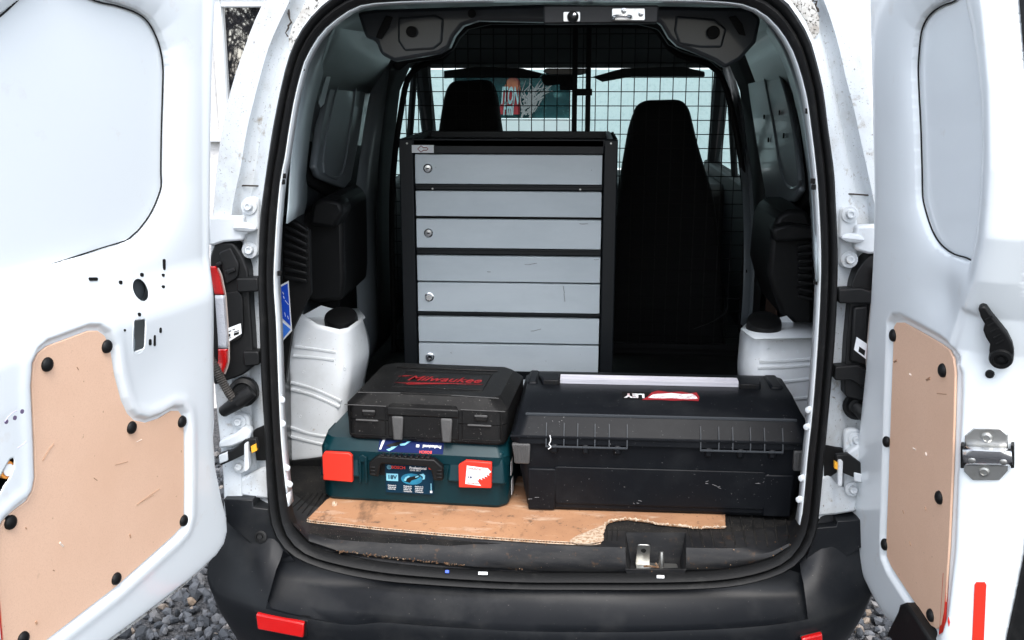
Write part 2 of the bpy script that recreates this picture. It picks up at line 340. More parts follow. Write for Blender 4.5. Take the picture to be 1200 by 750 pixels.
# bare tree behind the camera (the house window mirrors it)
def bare_tree(name, x, y, label, seed):
    rr = random.Random(seed); t = thing(name, label, 'tree', (x, y, 0), 'bare trees across the yard')
    tr = MB(); br = MB()
    def grow(p, d, L, r, lv):
        pts = [p]; rad = [r]
        for k in range(4):
            d = (d+Vector((rr.uniform(-.2, .2), rr.uniform(-.2, .2), rr.uniform(-.05, .16)))).normalized(); p = p+d*L/4; pts.append(p); rad.append(r*(1-.13*(k+1)))
            if lv < 4 and (lv or k > 0):
                for _ in range(2 if lv < 3 else 1):
                    v = (d*.6+Vector((rr.uniform(-1, 1), rr.uniform(-1, 1), rr.uniform(-.35, .8)))).normalized(); grow(p, v, L*rr.uniform(.5, .72), r*.5, lv+1)
        (tr if lv == 0 else br).tube(pts, rad, 6 if lv < 2 else 3)
    grow(Vector((x, y, 0)), Vector((0, 0, 1)), 2.2, .13, 0)
    tr.build('trunk', M['bark'], t); br.build('crown', M['bark'], t)
bare_tree('tree', -3.6, -5.2, 'bare tree nearest the house window that mirrors it', 3)
bare_tree('tree.001', -5.2, -7.4, 'taller bare tree farther across the yard behind the viewer', 11)

# ------------------------------------------------------------------ the van: outlines of the rear opening
VAN = thing('delivery_van', 'small white delivery van with both rear doors open and tools inside', 'van', (0, .8, 0))
SO = [(315,580),(319,612),(332,637),(354,653),(392,667),(443,677),(493,681.5),(557,685.5),(620,687.5),(690,688),(757,688),(825,686.5),(870,682),(915,669),(937,654),(951,634),(957.6,610),
      (964,544),(970,480),(977,400),(980,340),(980.5,290),(978,230),(976,197),(969,147),(964,107),(956,72),(948,45),(935,21),(919,0),(895,-14),(860,-23),(790,-28),(640,-30),(500,-28),(440,-22),(410,-14),
      (386,0),(363,23),(348,47),(339,70),(331,102),(324,136),(320,158),(316,185),(311,220),(307,250),(305.5,280),(304.5,330),(306,380),(308,444),(311.6,501)]
SI = [(335,580),(341,613),(351,631),(370,645),(400,653),(445,661),(495,666.5),(557,671),(620,674),(690,674),(757,674),(820,672.5),(865,667.5),(901,658),(924,643),(937.5,618),(942,590),
      (947,535),(953,480),(959,400),(962,340),(962.5,290),(960,235),(957,197),(951,147),(946,113),(938,82),(929,58),(915,35),(896,16),(873,5),(840,1),(780,-1),(640,-2),(510,0),(456,2),(422,6),
      (401,17),(378,36),(363,58),(355,75),(345,113),(339,146),(336,165),(333,185),(328,210),(324,250),(322,280),(320,330),(323,380),(326,460),(329,520)]
so3 = resample([hs(*p) for p in SO], 150, True); si3 = resample([hs(*p) for p in SI], 150, True)
i0 = int(np.argmin(np.linalg.norm(si3-so3[0], axis=1))); si3 = np.roll(si3, -i0, 0)
# door seal: a hollow rubber bulb and a lip, pushed over the body flange
rows = []
for s_, y_ in ((.02, .03), (0, -.004), (.06, -.016), (.20, -.021), (.36, -.017), (.44, -.008), (.5, -.0015), (.56, -.010), (.70, -.016), (.88, -.010), (1, .0), (1.0, .03)):
    rows.append(so3*(1-s_)+si3*s_+np.array([0, y_, 0]))
sm = MB(); sm.loft(rows, True); sm.build('door_seal', M['rubber'], VAN, smooth=60)
# white flange just inside the seal (not along the sill)
ctr = np.array([0, 0, 1.05]); lip = []
for j, (d, y_) in enumerate(((-.004, .004), (.002, .004), (.0035, .010), (.0055, .028))):
    dd = ctr-si3; dd[:, 1] = 0; nn = dd/np.linalg.norm(dd, axis=1)[:, None]
    lip.append(si3+nn*np.array([1., 0, .75])*d+np.array([0, y_, 0]))
keep = [i for i in range(len(si3)) if si3[i][2] > .60]
sk_ = {(j, i) for j in range(3) for i in range(len(si3)) if not (i in keep and (i+1) % len(si3) in keep)}
lm = MB(); lm.loft([np.vstack([r, r[:1]]) for r in lip], False, sk_); lm.build('door_flange', M['paint'], VAN, solid=.0016)
for px, py in ((331, 468), (332, 496), (337, 548), (340, 567), (951, 480), (949, 500), (943, 560), (940, 585)):
    p = hs(px-2, py, .012); MB().lathe(p, (1 if px < 600 else -1, -.7, 0), [(.001, .008), (.006, .007), (.007, .003), (.0075, 0)], 10).build('weld_stud', M['paint'], VAN)
for px, py in ((355, 80), (333, 206), (332, 213), (328, 320), (946, 130), (952, 212), (953, 219), (955, 330)):
    p = hs(px, py, .012); MB().box(p[0]-.004, p[1]-.006, p[2]-.005, p[0]+.004, p[1], p[2]+.005).build('flange_slot', M['hole'], VAN, bevel=.001)

# ------------------------------------------------------------------ rear pillars (outer body) left and right
def pillar(cols, name='rear_pillar'):
    rows = [resample([hs(px, py, off) for px, py in c], 40) for c, off in cols]
    return rows
LA = [(401,-14),(374,12),(356,35),(343,70),(333,110),(324,160),(317,210),(311,280),(309,330),(310,380),(312,444),(315,501),(320,560),(322,604)]
LB = [(356,-20),(345,10),(330,40),(320,66),(308,110),(297,156),(290,200),(283,245),(279,300),(279,350),(282,420),(286,490),(292,550),(294,604)]
LB2 = [(350,-22),(336,8),(322,38),(312,64),(300,108),(289,154),(282,196),(272,245),(268,300),(268,350),(270,420),(276,490),(282,550),(284,604)]
LC = [(322,-24),(309,4),(298,28),(290,50),(274,97),(263,142),(255.5,194),(251,245),(247,300),(247,350),(250,420),(256,490),(262,550),(264,604)]
RA = [(905,-14),(924,8),(938,26),(950,52),(961,90),(969,140),(974,197),(978,240),(977,300),(976,345),(972,410),(966,480),(960,544),(954,608)]
RB = [(950,-24),(960,6),(968,32),(976,60),(984,96),(991,126),(1000,168),(1010,208),(1018,250),(1018,300),(1014,370),(1008,440),(1002,520),(996,608)]
RB2 = [(955,-24),(967,4),(976,30),(984,58),(992,94),(1000,124),(1009,166),(1018,206),(1026,250),(1026,300),(1022,370),(1016,440),(1010,520),(1004,608)]
RC = [(972,-26),(986,1),(993,22),(1001,44),(1012,80),(1020,122),(1027,166),(1033,208),(1037,250),(1037,300),(1034,370),(1028,440),(1022,520),(1016,608)]
for A, B, B2, Cc, sg_ in ((LA, LB, LB2, LC, -1), (RA, RB, RB2, RC, 1)):
    r0 = pillar([(A, .012)])[0]; r1 = pillar([(B, .036)])[0]; r2 = pillar([(B2, .012)])[0]; r3 = pillar([(Cc, .008)])[0]
    r1a = r0*.25+r1*.75+np.array([0, .012, 0]); r2a = r1*.5+r2*.5+np.array([0, .004, 0]); r3a = r3+np.array([sg_*.006, .012, 0]); r4 = r3+np.array([sg_*.016, .06, 0]); r5 = r3+np.array([sg_*.03, .35, 0]); r6 = r3+np.array([sg_*.05, 1.5, 0])
    r_in = r0+np.array([0, .08, 0])
    pm = MB(); pm.loft([r_in, r0, r0*.6+r1*.4+np.array([0, .004, 0]), r1a, r1, r2a, r2, r2*.4+r3*.6, r3, r3a, r4, r5, r6]); pm.build('rear_pillar', M['pillar'], VAN, smooth=50)
# seam sealer smeared over the joint at each upper corner, and the short seam above the hinge
def blob(pts, off, m, name, th=.004):
    P = [hs(x, y, off) for x, y in pts]; c = sum(P)/len(P); n = len(P)
    v = [tuple(p) for p in P]+[tuple(p*.55+c*.45+np.array([0, -th, 0])) for p in P]+[tuple(c+np.array([0, -th*1.2, 0]))]
    f = [(i, (i+1) % n, n+(i+1) % n, n+i) for i in range(n)]+[(n+i, n+(i+1) % n, 2*n) for i in range(n)]
    MB().add(v, f).build(name, m, VAN, smooth=60)
blob([(362,-6),(352,14),(343,30),(338,45),(340,60),(346,52),(352,38),(362,22),(375,4),(390,-8)], .020, M['sealant'], 'seam_sealer', .0014)
blob([(920,-6),(934,10),(944,24),(950,40),(954,46),(960,38),(960,20),(954,4),(940,-10)], .020, M['sealant'], 'seam_sealer', .0014)
for pts in ([(336,-6),(338,4),(337,14),(340,26),(336,36),(338,44)], [(941,0),(951,8),(955,18),(958,28),(955,40),(946,46)], [(938,0),(946,4),(954,2),(959,12)]):
    MB().tube(resample([hs(x, y, .0235) for x, y in pts], 14)+rng.normal(0, .0022, (14, 3))*[1, .2, 1], [.0006+.0022*rng.random() for _ in range(14)], 6).build('grime_line', M['grime'], VAN)
MB().tube([hs(x, y, .030) for x, y in ((270, 220), (285, 217.5), (309, 218))], .0016, 6).build('panel_seam', M['grime'], VAN)
MB().tube([hs(x, y, .030) for x, y in ((978, 227), (1000, 227.5), (1021, 229))], .0016, 6).build('panel_seam', M['grime'], VAN)
MB().tube(resample([hs(x, y, .012) for x, y in ((965, 120), (968, 150), (972, 185), (975, 215))], 10), .0022, 6).build('rusty_seam', M['rust'], VAN)

# ------------------------------------------------------------------ bumper
def plan(a, yc, yb, e=.42, n=61):                  # superellipse in plan: middle at yc, ends reaching yb
    T = np.linspace(0, math.pi, n); c, s_ = np.cos(T), np.sin(T)
    return np.stack([-a*np.sign(c)*np.abs(c)**e, yb+(yc-yb)*s_**.75], 1)
bp = MB(); brows = []
def brow(pl, z, sag=0): return np.array([(x, y, z+sag*(x/.75)**2) for x, y in pl])
top_px = [(252,600),(262,590),(285,604),(318,613),(330,638),(356,656),(395,671),(445,681),(495,686),(557,690),(620,691.5),(690,692),(757,692),(825,690.5),(870,686),(915,673),(940,657),(953,636),(962,613),(985,606),(1008,600),(1020,604)]
top = resample([hs(x, y, -.004) for x, y in top_px], 61)
top[:8, 1] += np.linspace(.05, .0, 8); top[-8:, 1] += np.linspace(0, .05, 8)
inn = brow(plan(.735, -.082, .12), .462, .03); inn = inn*.55+top*.45; inn[:, 2] -= .012
cr_px = [(243,668),(247,682),(256,694),(272,701),(300,710),(333,719),(367,726),(390,730),(411,732.5),(430,731),(446,729.5),(470,731),(500,733.5),(557,737),(620,740),(690,741),(760,740.5),(800,739),(850,737),(900,733),(940,727),(970,719),(1000,707),(1016,695),(1024,682),(1028,668)]
def on_plan(px, py):
    p = hy(px, py, -.1)
    for _ in range(10):
        x = min(abs(p[0]+.02)/.79, .999); y = -.135+.235*x**4.2; p = hy(px, py, y)
    return p
cre = resample([on_plan(*p) for p in cr_px], 61)
fc_ = np.ones(61); fc_[:9] = 0; fc_[-9:] = 0; fc_ = fc_[:, None]          # flat facets at the two corners, a hollow ledge between
inn = inn*fc_+(top*.62+cre*.38+np.array([0, -.006, .004]))*(1-fc_)
mid = cre*.82+inn*.18+np.array([0, 0, -.012])*fc_; mid2 = cre*.45+inn*.55+np.array([0, 0, -.016])*fc_
low1 = cre+np.array([0, -.004, -.016]); ce = np.array([0, .3, 0])
def shrink(r, k, dz): q = r.copy(); q[:, 0] *= k; q[:, 1] = .5+(q[:, 1]-.5)*k; q[:, 2] += dz; return q
bp.loft([top+np.array([0, .05, .0]), top, inn*.5+top*.5+np.array([0, 0, -.004]), inn, mid2, mid, cre, low1, shrink(cre, .985, -.07), shrink(cre, .955, -.13), shrink(cre, .90, -.18), shrink(cre, .80, -.2)])
bm_ = bp.build('bumper', M['bumper'], VAN, smooth=40)
# facet edges at the corners, reflectors and fixing screws
for pts in ([(275, 632), (283, 655), (291, 680), (300, 700)], [(1012, 676), (1002, 690), (992, 706)]):
    pass
def face_pt(px, py): return on_plan(px, py)+np.array([0, -.007, 0])
for quad in ([(302,716),(358,727),(357,744),(304,734)], [(938,745),(962,739),(963,752),(940,757)]):
    P = [face_pt(*p) for p in quad]; c = sum(P)/4
    MB().prism([p+np.array([0, .004, 0]) for p in [c+(p-c)*1.12 for p in P]], (0, .02, 0)).build('reflector_bezel', M['plastic'], bm_, bevel=.002)
    MB().prism([p+np.array([0, -.006, 0]) for p in P], (0, .016, 0)).build('reflector', M['reflector'], bm_, bevel=.003)
# upper corner pads of the bumper with a screw, flush under the pillar
for quad, scr in (([(262,585),(296,586),(297,595),(316,597),(321,614),(332,640),(345,658),(318,658),(266,612)], (306, 629)), ([(957,619),(980,617),(981,611),(1012,609),(1012,640),(975,664),(946,684),(938,672),(950,640)], (967, 656))):
    MB().prism([hs(x, y, -.008) for x, y in quad], (0, .05, 0)).build('bumper_pad', M['bumper'], bm_, bevel=.0015)
    p = hs(scr[0], scr[1], -.009); MB().lathe(p, (0, -1, .35), [(.013, 0), (.013, .004), (.009, .005), (.008, .002), (.005, .002), (.004, .006), (.001, .006)], 14).build('screw', M['plastic'], bm_)

# ------------------------------------------------------------------ load floor, sill, latch pocket
fl = MB(); yb_ = [(x, tail(x, .56)+.02) for x in np.linspace(-.56, .56, 25)]
pxa, pxb = hz(733, 624, .5615), hz(804, 624, .5615)
yb_ = [q_ for q_ in yb_ if q_[0] < pxa[0]-.001]+[(pxa[0], tail(pxa[0], .56)+.02), (pxa[0], pxa[1]+.001), (pxb[0], pxb[1]+.001), (pxb[0], tail(pxb[0], .56)+.02)]+[q_ for q_ in yb_ if q_[0] > pxb[0]+.001]
fl.prism([(x, y, .548) for x, y in yb_]+[(.66, .12, .548), (.66, 3.0, .548), (-.66, 3.0, .548), (-.66, .12, .548)], (0, 0, .012)); fl.build('load_floor', M['floor'], VAN, smooth=0)
XS = [330, 345, 362, 398, 430, 462, 500, 557, 600, 650, 700, 728, 733, 804, 809, 850, 880, 905, 925, 942, 955]
def interp(pts, x): a_ = np.array(pts, float); return float(np.interp(x, a_[:, 0], a_[:, 1]))
e0 = [(330,585),(345,598),(362,611),(398,618),(450,624),(557,633),(650,639),(700,641),(820,642),(870,643),(925,634),(942,612),(955,596)]
e1 = [(330,590),(345,616),(362,634),(398,646),(462,654),(557,664),(650,668),(750,668.5),(850,665),(900,655),(925,640),(942,615),(955,598)]
e2 = [(330,594),(345,621),(362,640),(398,653),(462,662),(557,671),(650,675),(750,675.5),(850,671),(900,660),(925,643),(942,618),(955,600)]
r0 = [hz(x, interp(e0, x)-19, .5605) for x in XS]; r1 = [hz(x, interp(e0, x), .5625) for x in XS]
r2 = [hs(x, interp(e1, x), .004) for x in XS]; r2b = [p*.25+q*.75+np.array([0, -.004, .006]) for p, q in zip(r1, r2)]
r3 = [hs(x, interp(e1, x)+2.5, .016) for x in XS]; r4 = [hs(x, interp(e2, x), .010) for x in XS]; r5 = [p+np.array([0, 0, -.04]) for p in r4]
sp = MB(); iP = XS.index(733); sp.loft([r0, r1, r2b, r2, r3, r4, r5], False, {(1, iP), (2, iP), (0, iP)}); sill = sp.build('sill_plate', M['sill'], VAN, smooth=50)
# pocket with striker
pk = MB(); a0, a1 = hz(733, 624, .5615), hz(804, 624, .5615); b0, b1 = hs(733, 665, .004), hs(804, 665, .004)
k0 = hz(743, 633, .556); k1 = hz(797, 633, .556); zf = .50
c0 = np.array([a0[0]+.012, a0[1]-.012, zf]); c1 = np.array([a1[0]-.012, a1[1]-.012, zf]); d0 = np.array([b0[0]+.008, b0[1]+.004, zf]); d1 = np.array([b1[0]-.008, b1[1]+.004, zf])
b0z, b1z = b0+np.array([0, .0, -.004]), b1+np.array([0, 0, -.004])
pk.add([a0, a1, c1, c0, d0, d1, b1z, b0z], [(0, 1, 2, 3), (3, 2, 5, 4), (0, 3, 4, 7), (1, 6, 5, 2), (4, 5, 6, 7)]); pkt = pk.build('latch_pocket', M['sill'], VAN, smooth=0, solid=.002)
st = MB(); cc = (c0+c1+d0+d1)/4; cc[2] = zf+.003
st.prism([(x, y, cc[2]) for x, y in rrect(cc[0]-.040, cc[1]-.014, cc[0]+.046, cc[1]+.018, .006)], (0, 0, .004)); sk1 = st.build('striker_plate', M['zinc'], pkt, bevel=.001)
T = frame((cc[0]-.026, cc[1]+.012, cc[2]+.003), (1, 0, 0), (0, -.15, 1))
st = MB(T); st.prism([(x, y, 0) for x, y in rounded([(-.015, 0, .001), (.015, 0, .001), (.014, .05, .006), (-.012, .05, .006)], .004)], (0, 0, .004)); st.build('striker_tab', M['zinc'], pkt, bevel=.0008)
st = MB(T); st.lathe((.001, .036, .0042), (0, 0, 1), [(.0052, 0), (.0052, .0006), (.0005, .0006)], 14); st.build('tab_hole', M['hole'], pkt)
st = MB(); p = np.array([cc[0]+.012, cc[1]-.002, cc[2]+.004]); st.tube([p, p+[0, 0, .022], p+[.0, .002, .034]], [.006, .0055, .004], 12); st.build('striker_pin', M['zinc'], pkt)
st = MB(); p = np.array([cc[0]-.012, cc[1]-.008, cc[2]+.008]); st.tube([p+[-.012, 0, 0], p+[0, -.004, .003], p+[.018, .0, -.002], p+[.012, .008, .004]], .0022, 6); st.build('spring', M['rust'], pkt)
# ribs of the rubber mat near the edge
rb = MB()
for k in range(11):
    px = 812+k*12.5; p0 = hz(px, 641-max(0, k-8)*5, .561); p1 = hz(px-10+k*.6, 602, .561); rb.tube([p0, p1], .0022, 6)
for k in range(5):
    px = 344+k*6; rb.tube([hz(px-2, 596+k*3, .561), hz(px+16, 578, .561)], .002, 6)
for k in range(3): rb.tube([hz(711+k*6, 634, .561), hz(712+k*6, 618, .561)], .0016, 6)
tag(rb.build('mat_ribs', M['floor'], VAN), kind='stuff')
# grit along the sill
gr = MB()
for k in range(150):
    x = rng.uniform(350, 935); u_ = rng.random()
    if rng.random() < .72: x = rng.uniform(392, 545); p = hs(x, interp(e1, x)+rng.normal(0, .9), .0)
    else: p = np.array(hz(x, interp(e0, x)+rng.uniform(-2, 3), .563)) if u_ < .5 else hs(x, interp(e1, x)+rng.normal(0, 2.), .0)
    s_ = rng.uniform(.0004, .0010); gr.box(p[0]-s_, p[1]-s_, p[2]-s_, p[0]+s_*rng.uniform(.5, 2), p[1]+s_, p[2]+s_)
tag(gr.build('grit', M['rust'], VAN, smooth=0), kind='stuff')
for nm, px, py, w_, m, lab in (('foam_scrap', 566, 672, .019, 'white', 'small white scrap lying on the door sill left of centre'), ('foam_scrap.001', 774, 676, .015, 'white', 'small white scrap lying on the door sill below the latch'), ('plastic_chip', 524, 670, .008, 'blue', 'tiny blue plastic chip on the door sill')):
    p = hs(px, py, -.008); tag(MB(frame(p, (1, 0, 0), (0, .6, .8))).box(-w_/2, -.003, -.001, w_/2, .003, .002).build(nm, M[m], bevel=.0005), lab, 'debris')
# ------------------------------------------------------------------ load space: side walls, roof
def sect(y, k, top): return [(-.665*k, y, .555), (-.668*k, y, 1.02), (-.655*k, y, 1.25), (-.625*k, y, 1.45), (-.55*k, y, top-.08), (-.42*k, y, top-.015), (0, y, top), (.42*k, y, top-.015), (.55*k, y, top-.08), (.625*k, y, 1.45), (.655*k, y, 1.25), (.668*k, y, 1.02), (.665*k, y, .555)]
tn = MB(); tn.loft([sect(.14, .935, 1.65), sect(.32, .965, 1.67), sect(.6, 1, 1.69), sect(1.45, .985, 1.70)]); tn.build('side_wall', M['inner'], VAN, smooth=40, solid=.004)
tn = MB(); tn.loft([sect(1.45, .985, 1.70), sect(1.82, .975, 1.685)]); tn.build('cab_wall', M['lining'], VAN, smooth=40, solid=.004)
def slab(name, pts, Y, d, m, bevel=.004, parent=None, axis='y', smooth=35):
    P = [(hy if axis == 'y' else hx)(x, y, Y) for x, y in pts]
    return MB().prism(P, (0, d, 0) if axis == 'y' else (d, 0, 0)).build(name, m, parent or VAN, bevel=bevel, smooth=smooth)
def wall_strip(name, colsL, m, n=24, th=.003, smooth=50):
    """colsL: [(pixel column, X)] -> a bent sheet standing on the side wall"""
    rows = [resample([hx(px, py, X) for px, py in c], n) for c, X in colsL]
    return MB().loft(rows).build(name, m, VAN, smooth=smooth, solid=th)
# rear inner pillar panels (D-pillar inside face)
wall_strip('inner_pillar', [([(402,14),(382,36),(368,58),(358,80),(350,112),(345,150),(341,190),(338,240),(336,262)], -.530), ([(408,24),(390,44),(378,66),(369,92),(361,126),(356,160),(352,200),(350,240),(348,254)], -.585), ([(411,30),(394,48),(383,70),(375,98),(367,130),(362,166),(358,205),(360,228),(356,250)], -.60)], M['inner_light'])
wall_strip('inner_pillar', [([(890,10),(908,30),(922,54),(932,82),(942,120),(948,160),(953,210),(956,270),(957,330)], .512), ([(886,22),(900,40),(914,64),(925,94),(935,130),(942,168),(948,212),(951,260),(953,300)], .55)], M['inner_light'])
# bright painted brackets at the upper corners
for pts, X in (([(384,40),(396,28),(409,22),(421,27),(424,34),(416,48),(404,44),(396,52),(390,66),(386,62)], -.60), ([(425,20),(432,17),(429,46),(421,46)], -.60), ([(434,30),(437,42),(449,47),(446,50),(428,46)], -.60)):
    slab('corner_bracket', pts, X, -.003, M['inner_light'], .001, axis='x', smooth=0)
slab('corner_gusset', [(404,54),(412,48),(436,54),(442,62),(447,68),(432,67),(412,62),(402,62)], -.605, -.003, M['inner_light'], .001, axis='x', smooth=0)
for pts in ([(862,50),(868,44),(884,40),(880,44),(893,39),(890,47)], [(897,36),(910,44),(918,58),(912,62),(900,46)], [(876,56),(884,50),(902,48),(898,56),(880,62)]):
    slab('corner_bracket', pts, .60, .003, M['inner_light'], .001, axis='x', smooth=0)
slab('corner_bracket', [(386,78),(392,72),(380,122),(376,126),(374,120)], -.602, -.003, M['inner_light'], .001, axis='x', smooth=0)
slab('corner_bracket', [(394,70),(400,68),(402,84),(397,98),(396,92)], -.61, -.003, M['inner_light'], .001, axis='x', smooth=0)
# blanked side windows, left and right
def blank(cols, rim, X, s_, groove, name):
    P = [hx(px, py, X) for px, py in rim]; c = sum(P)/len(P)
    b = MB().prism(P, (s_*.02, 0, 0)).build(name, M['dark'], VAN, bevel=.006)
    Q = [hx(px, py, X-s_*.004) for px, py in cols]; MB().prism(Q, (-s_*.02, 0, 0)).build('panel_skin', M['inner_mid'], b, bevel=.008, seg=3)
    G = resample([hx(px, py, X-s_*.0235) for px, py in groove], 40, True); MB().tube(G, .005, 6, True).build('pressing', M['inner_mid'], b)
    return b
bl = blank([(366,208),(361,196),(367,150),(380,92),(395,76),(421,78),(424,90),(414,160),(404,212),(396,222)], [(360,214),(355,196),(362,140),(377,80),(392,64),(436,66),(445,74),(432,150),(416,226),(398,236)], -.64, -1, [(382,204),(378,190),(384,150),(394,104),(402,92),(416,92),(410,150),(400,204)], 'blanked_window')
br = blank([(880,75),(888,68),(908,64),(918,76),(930,110),(938,150),(944,200),(945,224),(938,236),(918,240),(905,232),(896,180),(886,120)], [(864,66),(880,58),(912,56),(924,70),(938,110),(946,160),(950,212),(949,236),(936,248),(908,248),(898,236),(884,160)], .625, 1, [(896,84),(902,78),(912,82),(924,120),(932,160),(938,206),(936,218),(926,220),(916,200),(906,140)], 'blanked_window')
for px, py in ((896,137),(914,132),(901,164),(919,159)):
    p = hx(px, py, .599); MB().lathe(p, (-1, 0, 0), [(.007, 0), (.007, .003), (.0005, .003)], 10).build('plug', M['hole'], br)
# B pillars: pale pressed posts reaching the floor
wall_strip('door_pillar', [([(440,76),(430,130),(421,190),(416,240),(417,300),(419,360),(421,420)], -.615), ([(446,72),(437,130),(430,190),(427,240),(428,300),(430,360),(432,425)], -.60), ([(458,66),(451,120),(444,180),(441,240),(441,300),(443,360),(445,405)], -.575)], M['inner_mid'])
wall_strip('door_pillar', [([(846,78),(856,110),(864,160),(870,220),(872,280),(871,340),(868,380)], .575), ([(852,76),(862,108),(871,160),(877,215),(880,280),(879,340),(876,385)], .60), ([(855,76),(866,108),(874,160),(881,215),(884,280),(883,340),(880,385)], .607)], M['inner_mid'])
for px, py, X in ((433,268,-.592),(434,318,-.592),(436,372,-.592),(874,270,.585),(875,318,.585)):
    p = hx(px, py, X); s_ = -1 if X > 0 else 1; MB().lathe(p, (s_, -.2, 0), [(.005, 0), (.005, .003), (.001, .003)], 8).build('clip', M['hole'], VAN)
# lower trim: brown hardboard strip, black boxes, louvred vent
slab('side_lining', [(416,236),(400,250),(398,400),(421,430),(418,330)], -.655, -.005, M['dark'], 0, axis='x')
slab('side_lining', [(902,258),(918,250),(912,300),(909,372),(894,392),(900,320)], .645, .005, M['brown'], .001, axis='x')
slab('trim_box', [(372,234),(390,228),(402,242),(404,330),(402,352),(366,356),(352,346),(350,252)], .66, .3, M['plastic'], .012)
slab('trim_box', [(378,232),(398,236),(403,248),(392,268),(362,264),(366,238)], .58, .1, M['plastic'], .01)
slab('trim_box', [(912,252),(924,246),(946,246),(953,262),(954,390),(936,390),(926,376),(916,372),(905,340),(900,320),(905,268)], .60, .3, M['plastic'], .012)
slab('trim_box', [(905,268),(924,262),(955,266),(955,282),(908,284)], .56, .06, M['plastic'], .008)
for k in range(8):
    z_ = 10*k; slab('louvre', [(333,252+z_),(359,268+z_*.85),(359,272+z_*.85),(333,258+z_)], .36, .02, M['plastic'], .002)
    slab('louvre', [(936,288+k*8.2),(953,286+k*9),(953,290+k*9),(936,292+k*8.2)], .54, .02, M['plastic'], .002)
slab('side_trim', [(331,254),(362,270),(364,344),(342,388),(331,470)], .375, .02, M['dark'], .002)
slab('side_trim', [(340,384),(366,340),(398,352),(398,372),(352,384)], .78, .02, M['dark'], .002)
# blue sticker on the left trim
P = [hy(x, y, .35) for x, y in ((329,334),(338,329),(342,388),(329,402))]
stk = MB().prism(P, (0, .002, 0)).build('warning_sticker', M['white'], VAN, smooth=0)
MB().prism([hy(x, y, .3485) for x, y in ((329.5,336),(337,332),(340.5,382),(330,372))], (0, .001, 0)).build('print', M['blue'], stk, smooth=0)
MB().prism([hy(x, y, .3485) for x, y in ((330,377),(340.5,386),(330,399))], (0, .001, 0)).build('print', M['blue_pale'], stk, smooth=0)
for x0, y0, x1, y1 in ((331,342,332.5,345),(332,347,333,350),(333.5,366,334.5,371),(337,370,338,374),(334,352,338,357)): MB().tube([hy(x0, y0, .348), hy(x1, y1, .348)], .0007, 4).build('print', M['white'], stk)

# wheel arches with black caps
def arch(cols, name, cap, capr, ribs, lip):
    rows = [resample([np.array(p) for p in c], 26) for c in cols]
    w = MB().loft(rows).build(name, M['arch'], VAN, smooth=60, solid=.003)
    c = np.array(cap); MB().lathe(c, (0, -.38, 1), [(capr*.9, -.03), (capr, -.02), (capr, .004), (capr*.94, .011), (capr*.6, .015), (.002, .016)], 28).build('arch_cap', M['plastic'], w)
    for a_ in ribs: MB().tube(resample(a_, 14), .0042, 6).build('rib', M['arch'], w)
    if lip: slab('arch_flange', lip[0], lip[1], .003, M['paint'], .001, parent=w)
    return w
def Yl(py): return .40+.06*(542-py)/170          # the rear face leans forward as it rises
aL = [[(*hx(322, 372, -.67)[:1], .66, .90), (-.67, .60, .80), (-.68, .52, .56)],
      [tuple(hy(x, y, Yl(y)+.006)) for x, y in ((346,372),(341,400),(339,440),(338,480),(338,542))],
      [tuple(hy(x, y, Yl(y))) for x, y in ((352,366),(347,400),(345,440),(344,480),(344,542))],
      [tuple(hy(x, y, Yl(y)-.002)) for x, y in ((372,380),(370,410),(368,445),(366,490),(364,540))],
      [tuple(hy(x, y, Yl(y)-.002)) for x, y in ((398,386),(396,415),(398,450),(390,490),(382,537))],
      [tuple(hy(x, y, Yl(y)+.004)) for x, y in ((408,384),(406,415),(407,445),(401,475),(392,536))],
      [tuple(hy(x, y, Yl(y)+.03)) for x, y in ((415,379),(414,410),(413,438),(408,470),(398,530))],
      [tuple(hy(x, y, Yl(y)+.13)) for x, y in ((424,372),(430,400),(431,418),(424,450),(414,500))],
      [tuple(hy(x, y, .80)) for x, y in ((424,374),(432,396),(432,420),(428,440),(424,470))]]
ribsL = [[tuple(hy(x, y, Yl(y)-.003)) for x, y in pts] for pts in (((345,406),(368,409),(394,413)), ((344,417),(368,419),(392,422)), ((341,448),(368,456),(400,470)), ((341,456),(366,463),(398,477)), ((339,500),(362,508),(386,512)), ((339,511),(362,517),(384,522)))]
zAL = float(hy(404, 390, .46)[2]); zAR = float(hy(895, 393, .46)[2])
wl = arch(aL, 'wheel_arch', hz(400, 382, zAL)+[0, 0, .018], .042, ribsL, ([(350,372),(376,358),(390,362),(382,376),(354,378)], .62))
MB().add([tuple(hz(x, y, zAL-.001)) for x, y in ((346,377),(372,385),(398,388),(412,386),(428,372),(420,362),(340,362))], [(0, 1, 2, 3, 4, 5, 6)]).build('arch_top', M['paint'], wl, solid=.003)
def Yr(py): return .42+.06*(500-py)/120
aR = [[tuple(hy(x, y, .85)) for x, y in ((867,392),(866,420),(865,440),(868,470))],
      [tuple(hy(x, y, Yr(y)+.14)) for x, y in ((869,386),(866,410),(865,434),(870,458),(876,470))],
      [tuple(hy(x, y, Yr(y)+.03)) for x, y in ((876,390),(874,412),(873,438),(878,458),(884,480))],
      [tuple(hy(x, y, Yr(y)+.004)) for x, y in ((885,394),(884,420),(885,442),(886,470),(890,500))],
      [tuple(hy(x, y, Yr(y))) for x, y in ((895,394),(894,420),(895,445),(898,470),(902,505))],
      [tuple(hy(x, y, Yr(y))) for x, y in ((955,392),(956,420),(957,445),(958,470),(960,510))],
      [tuple(hy(x, y, Yr(y)+.02)) for x, y in ((962,392),(963,420),(964,445),(966,470),(968,510))]]
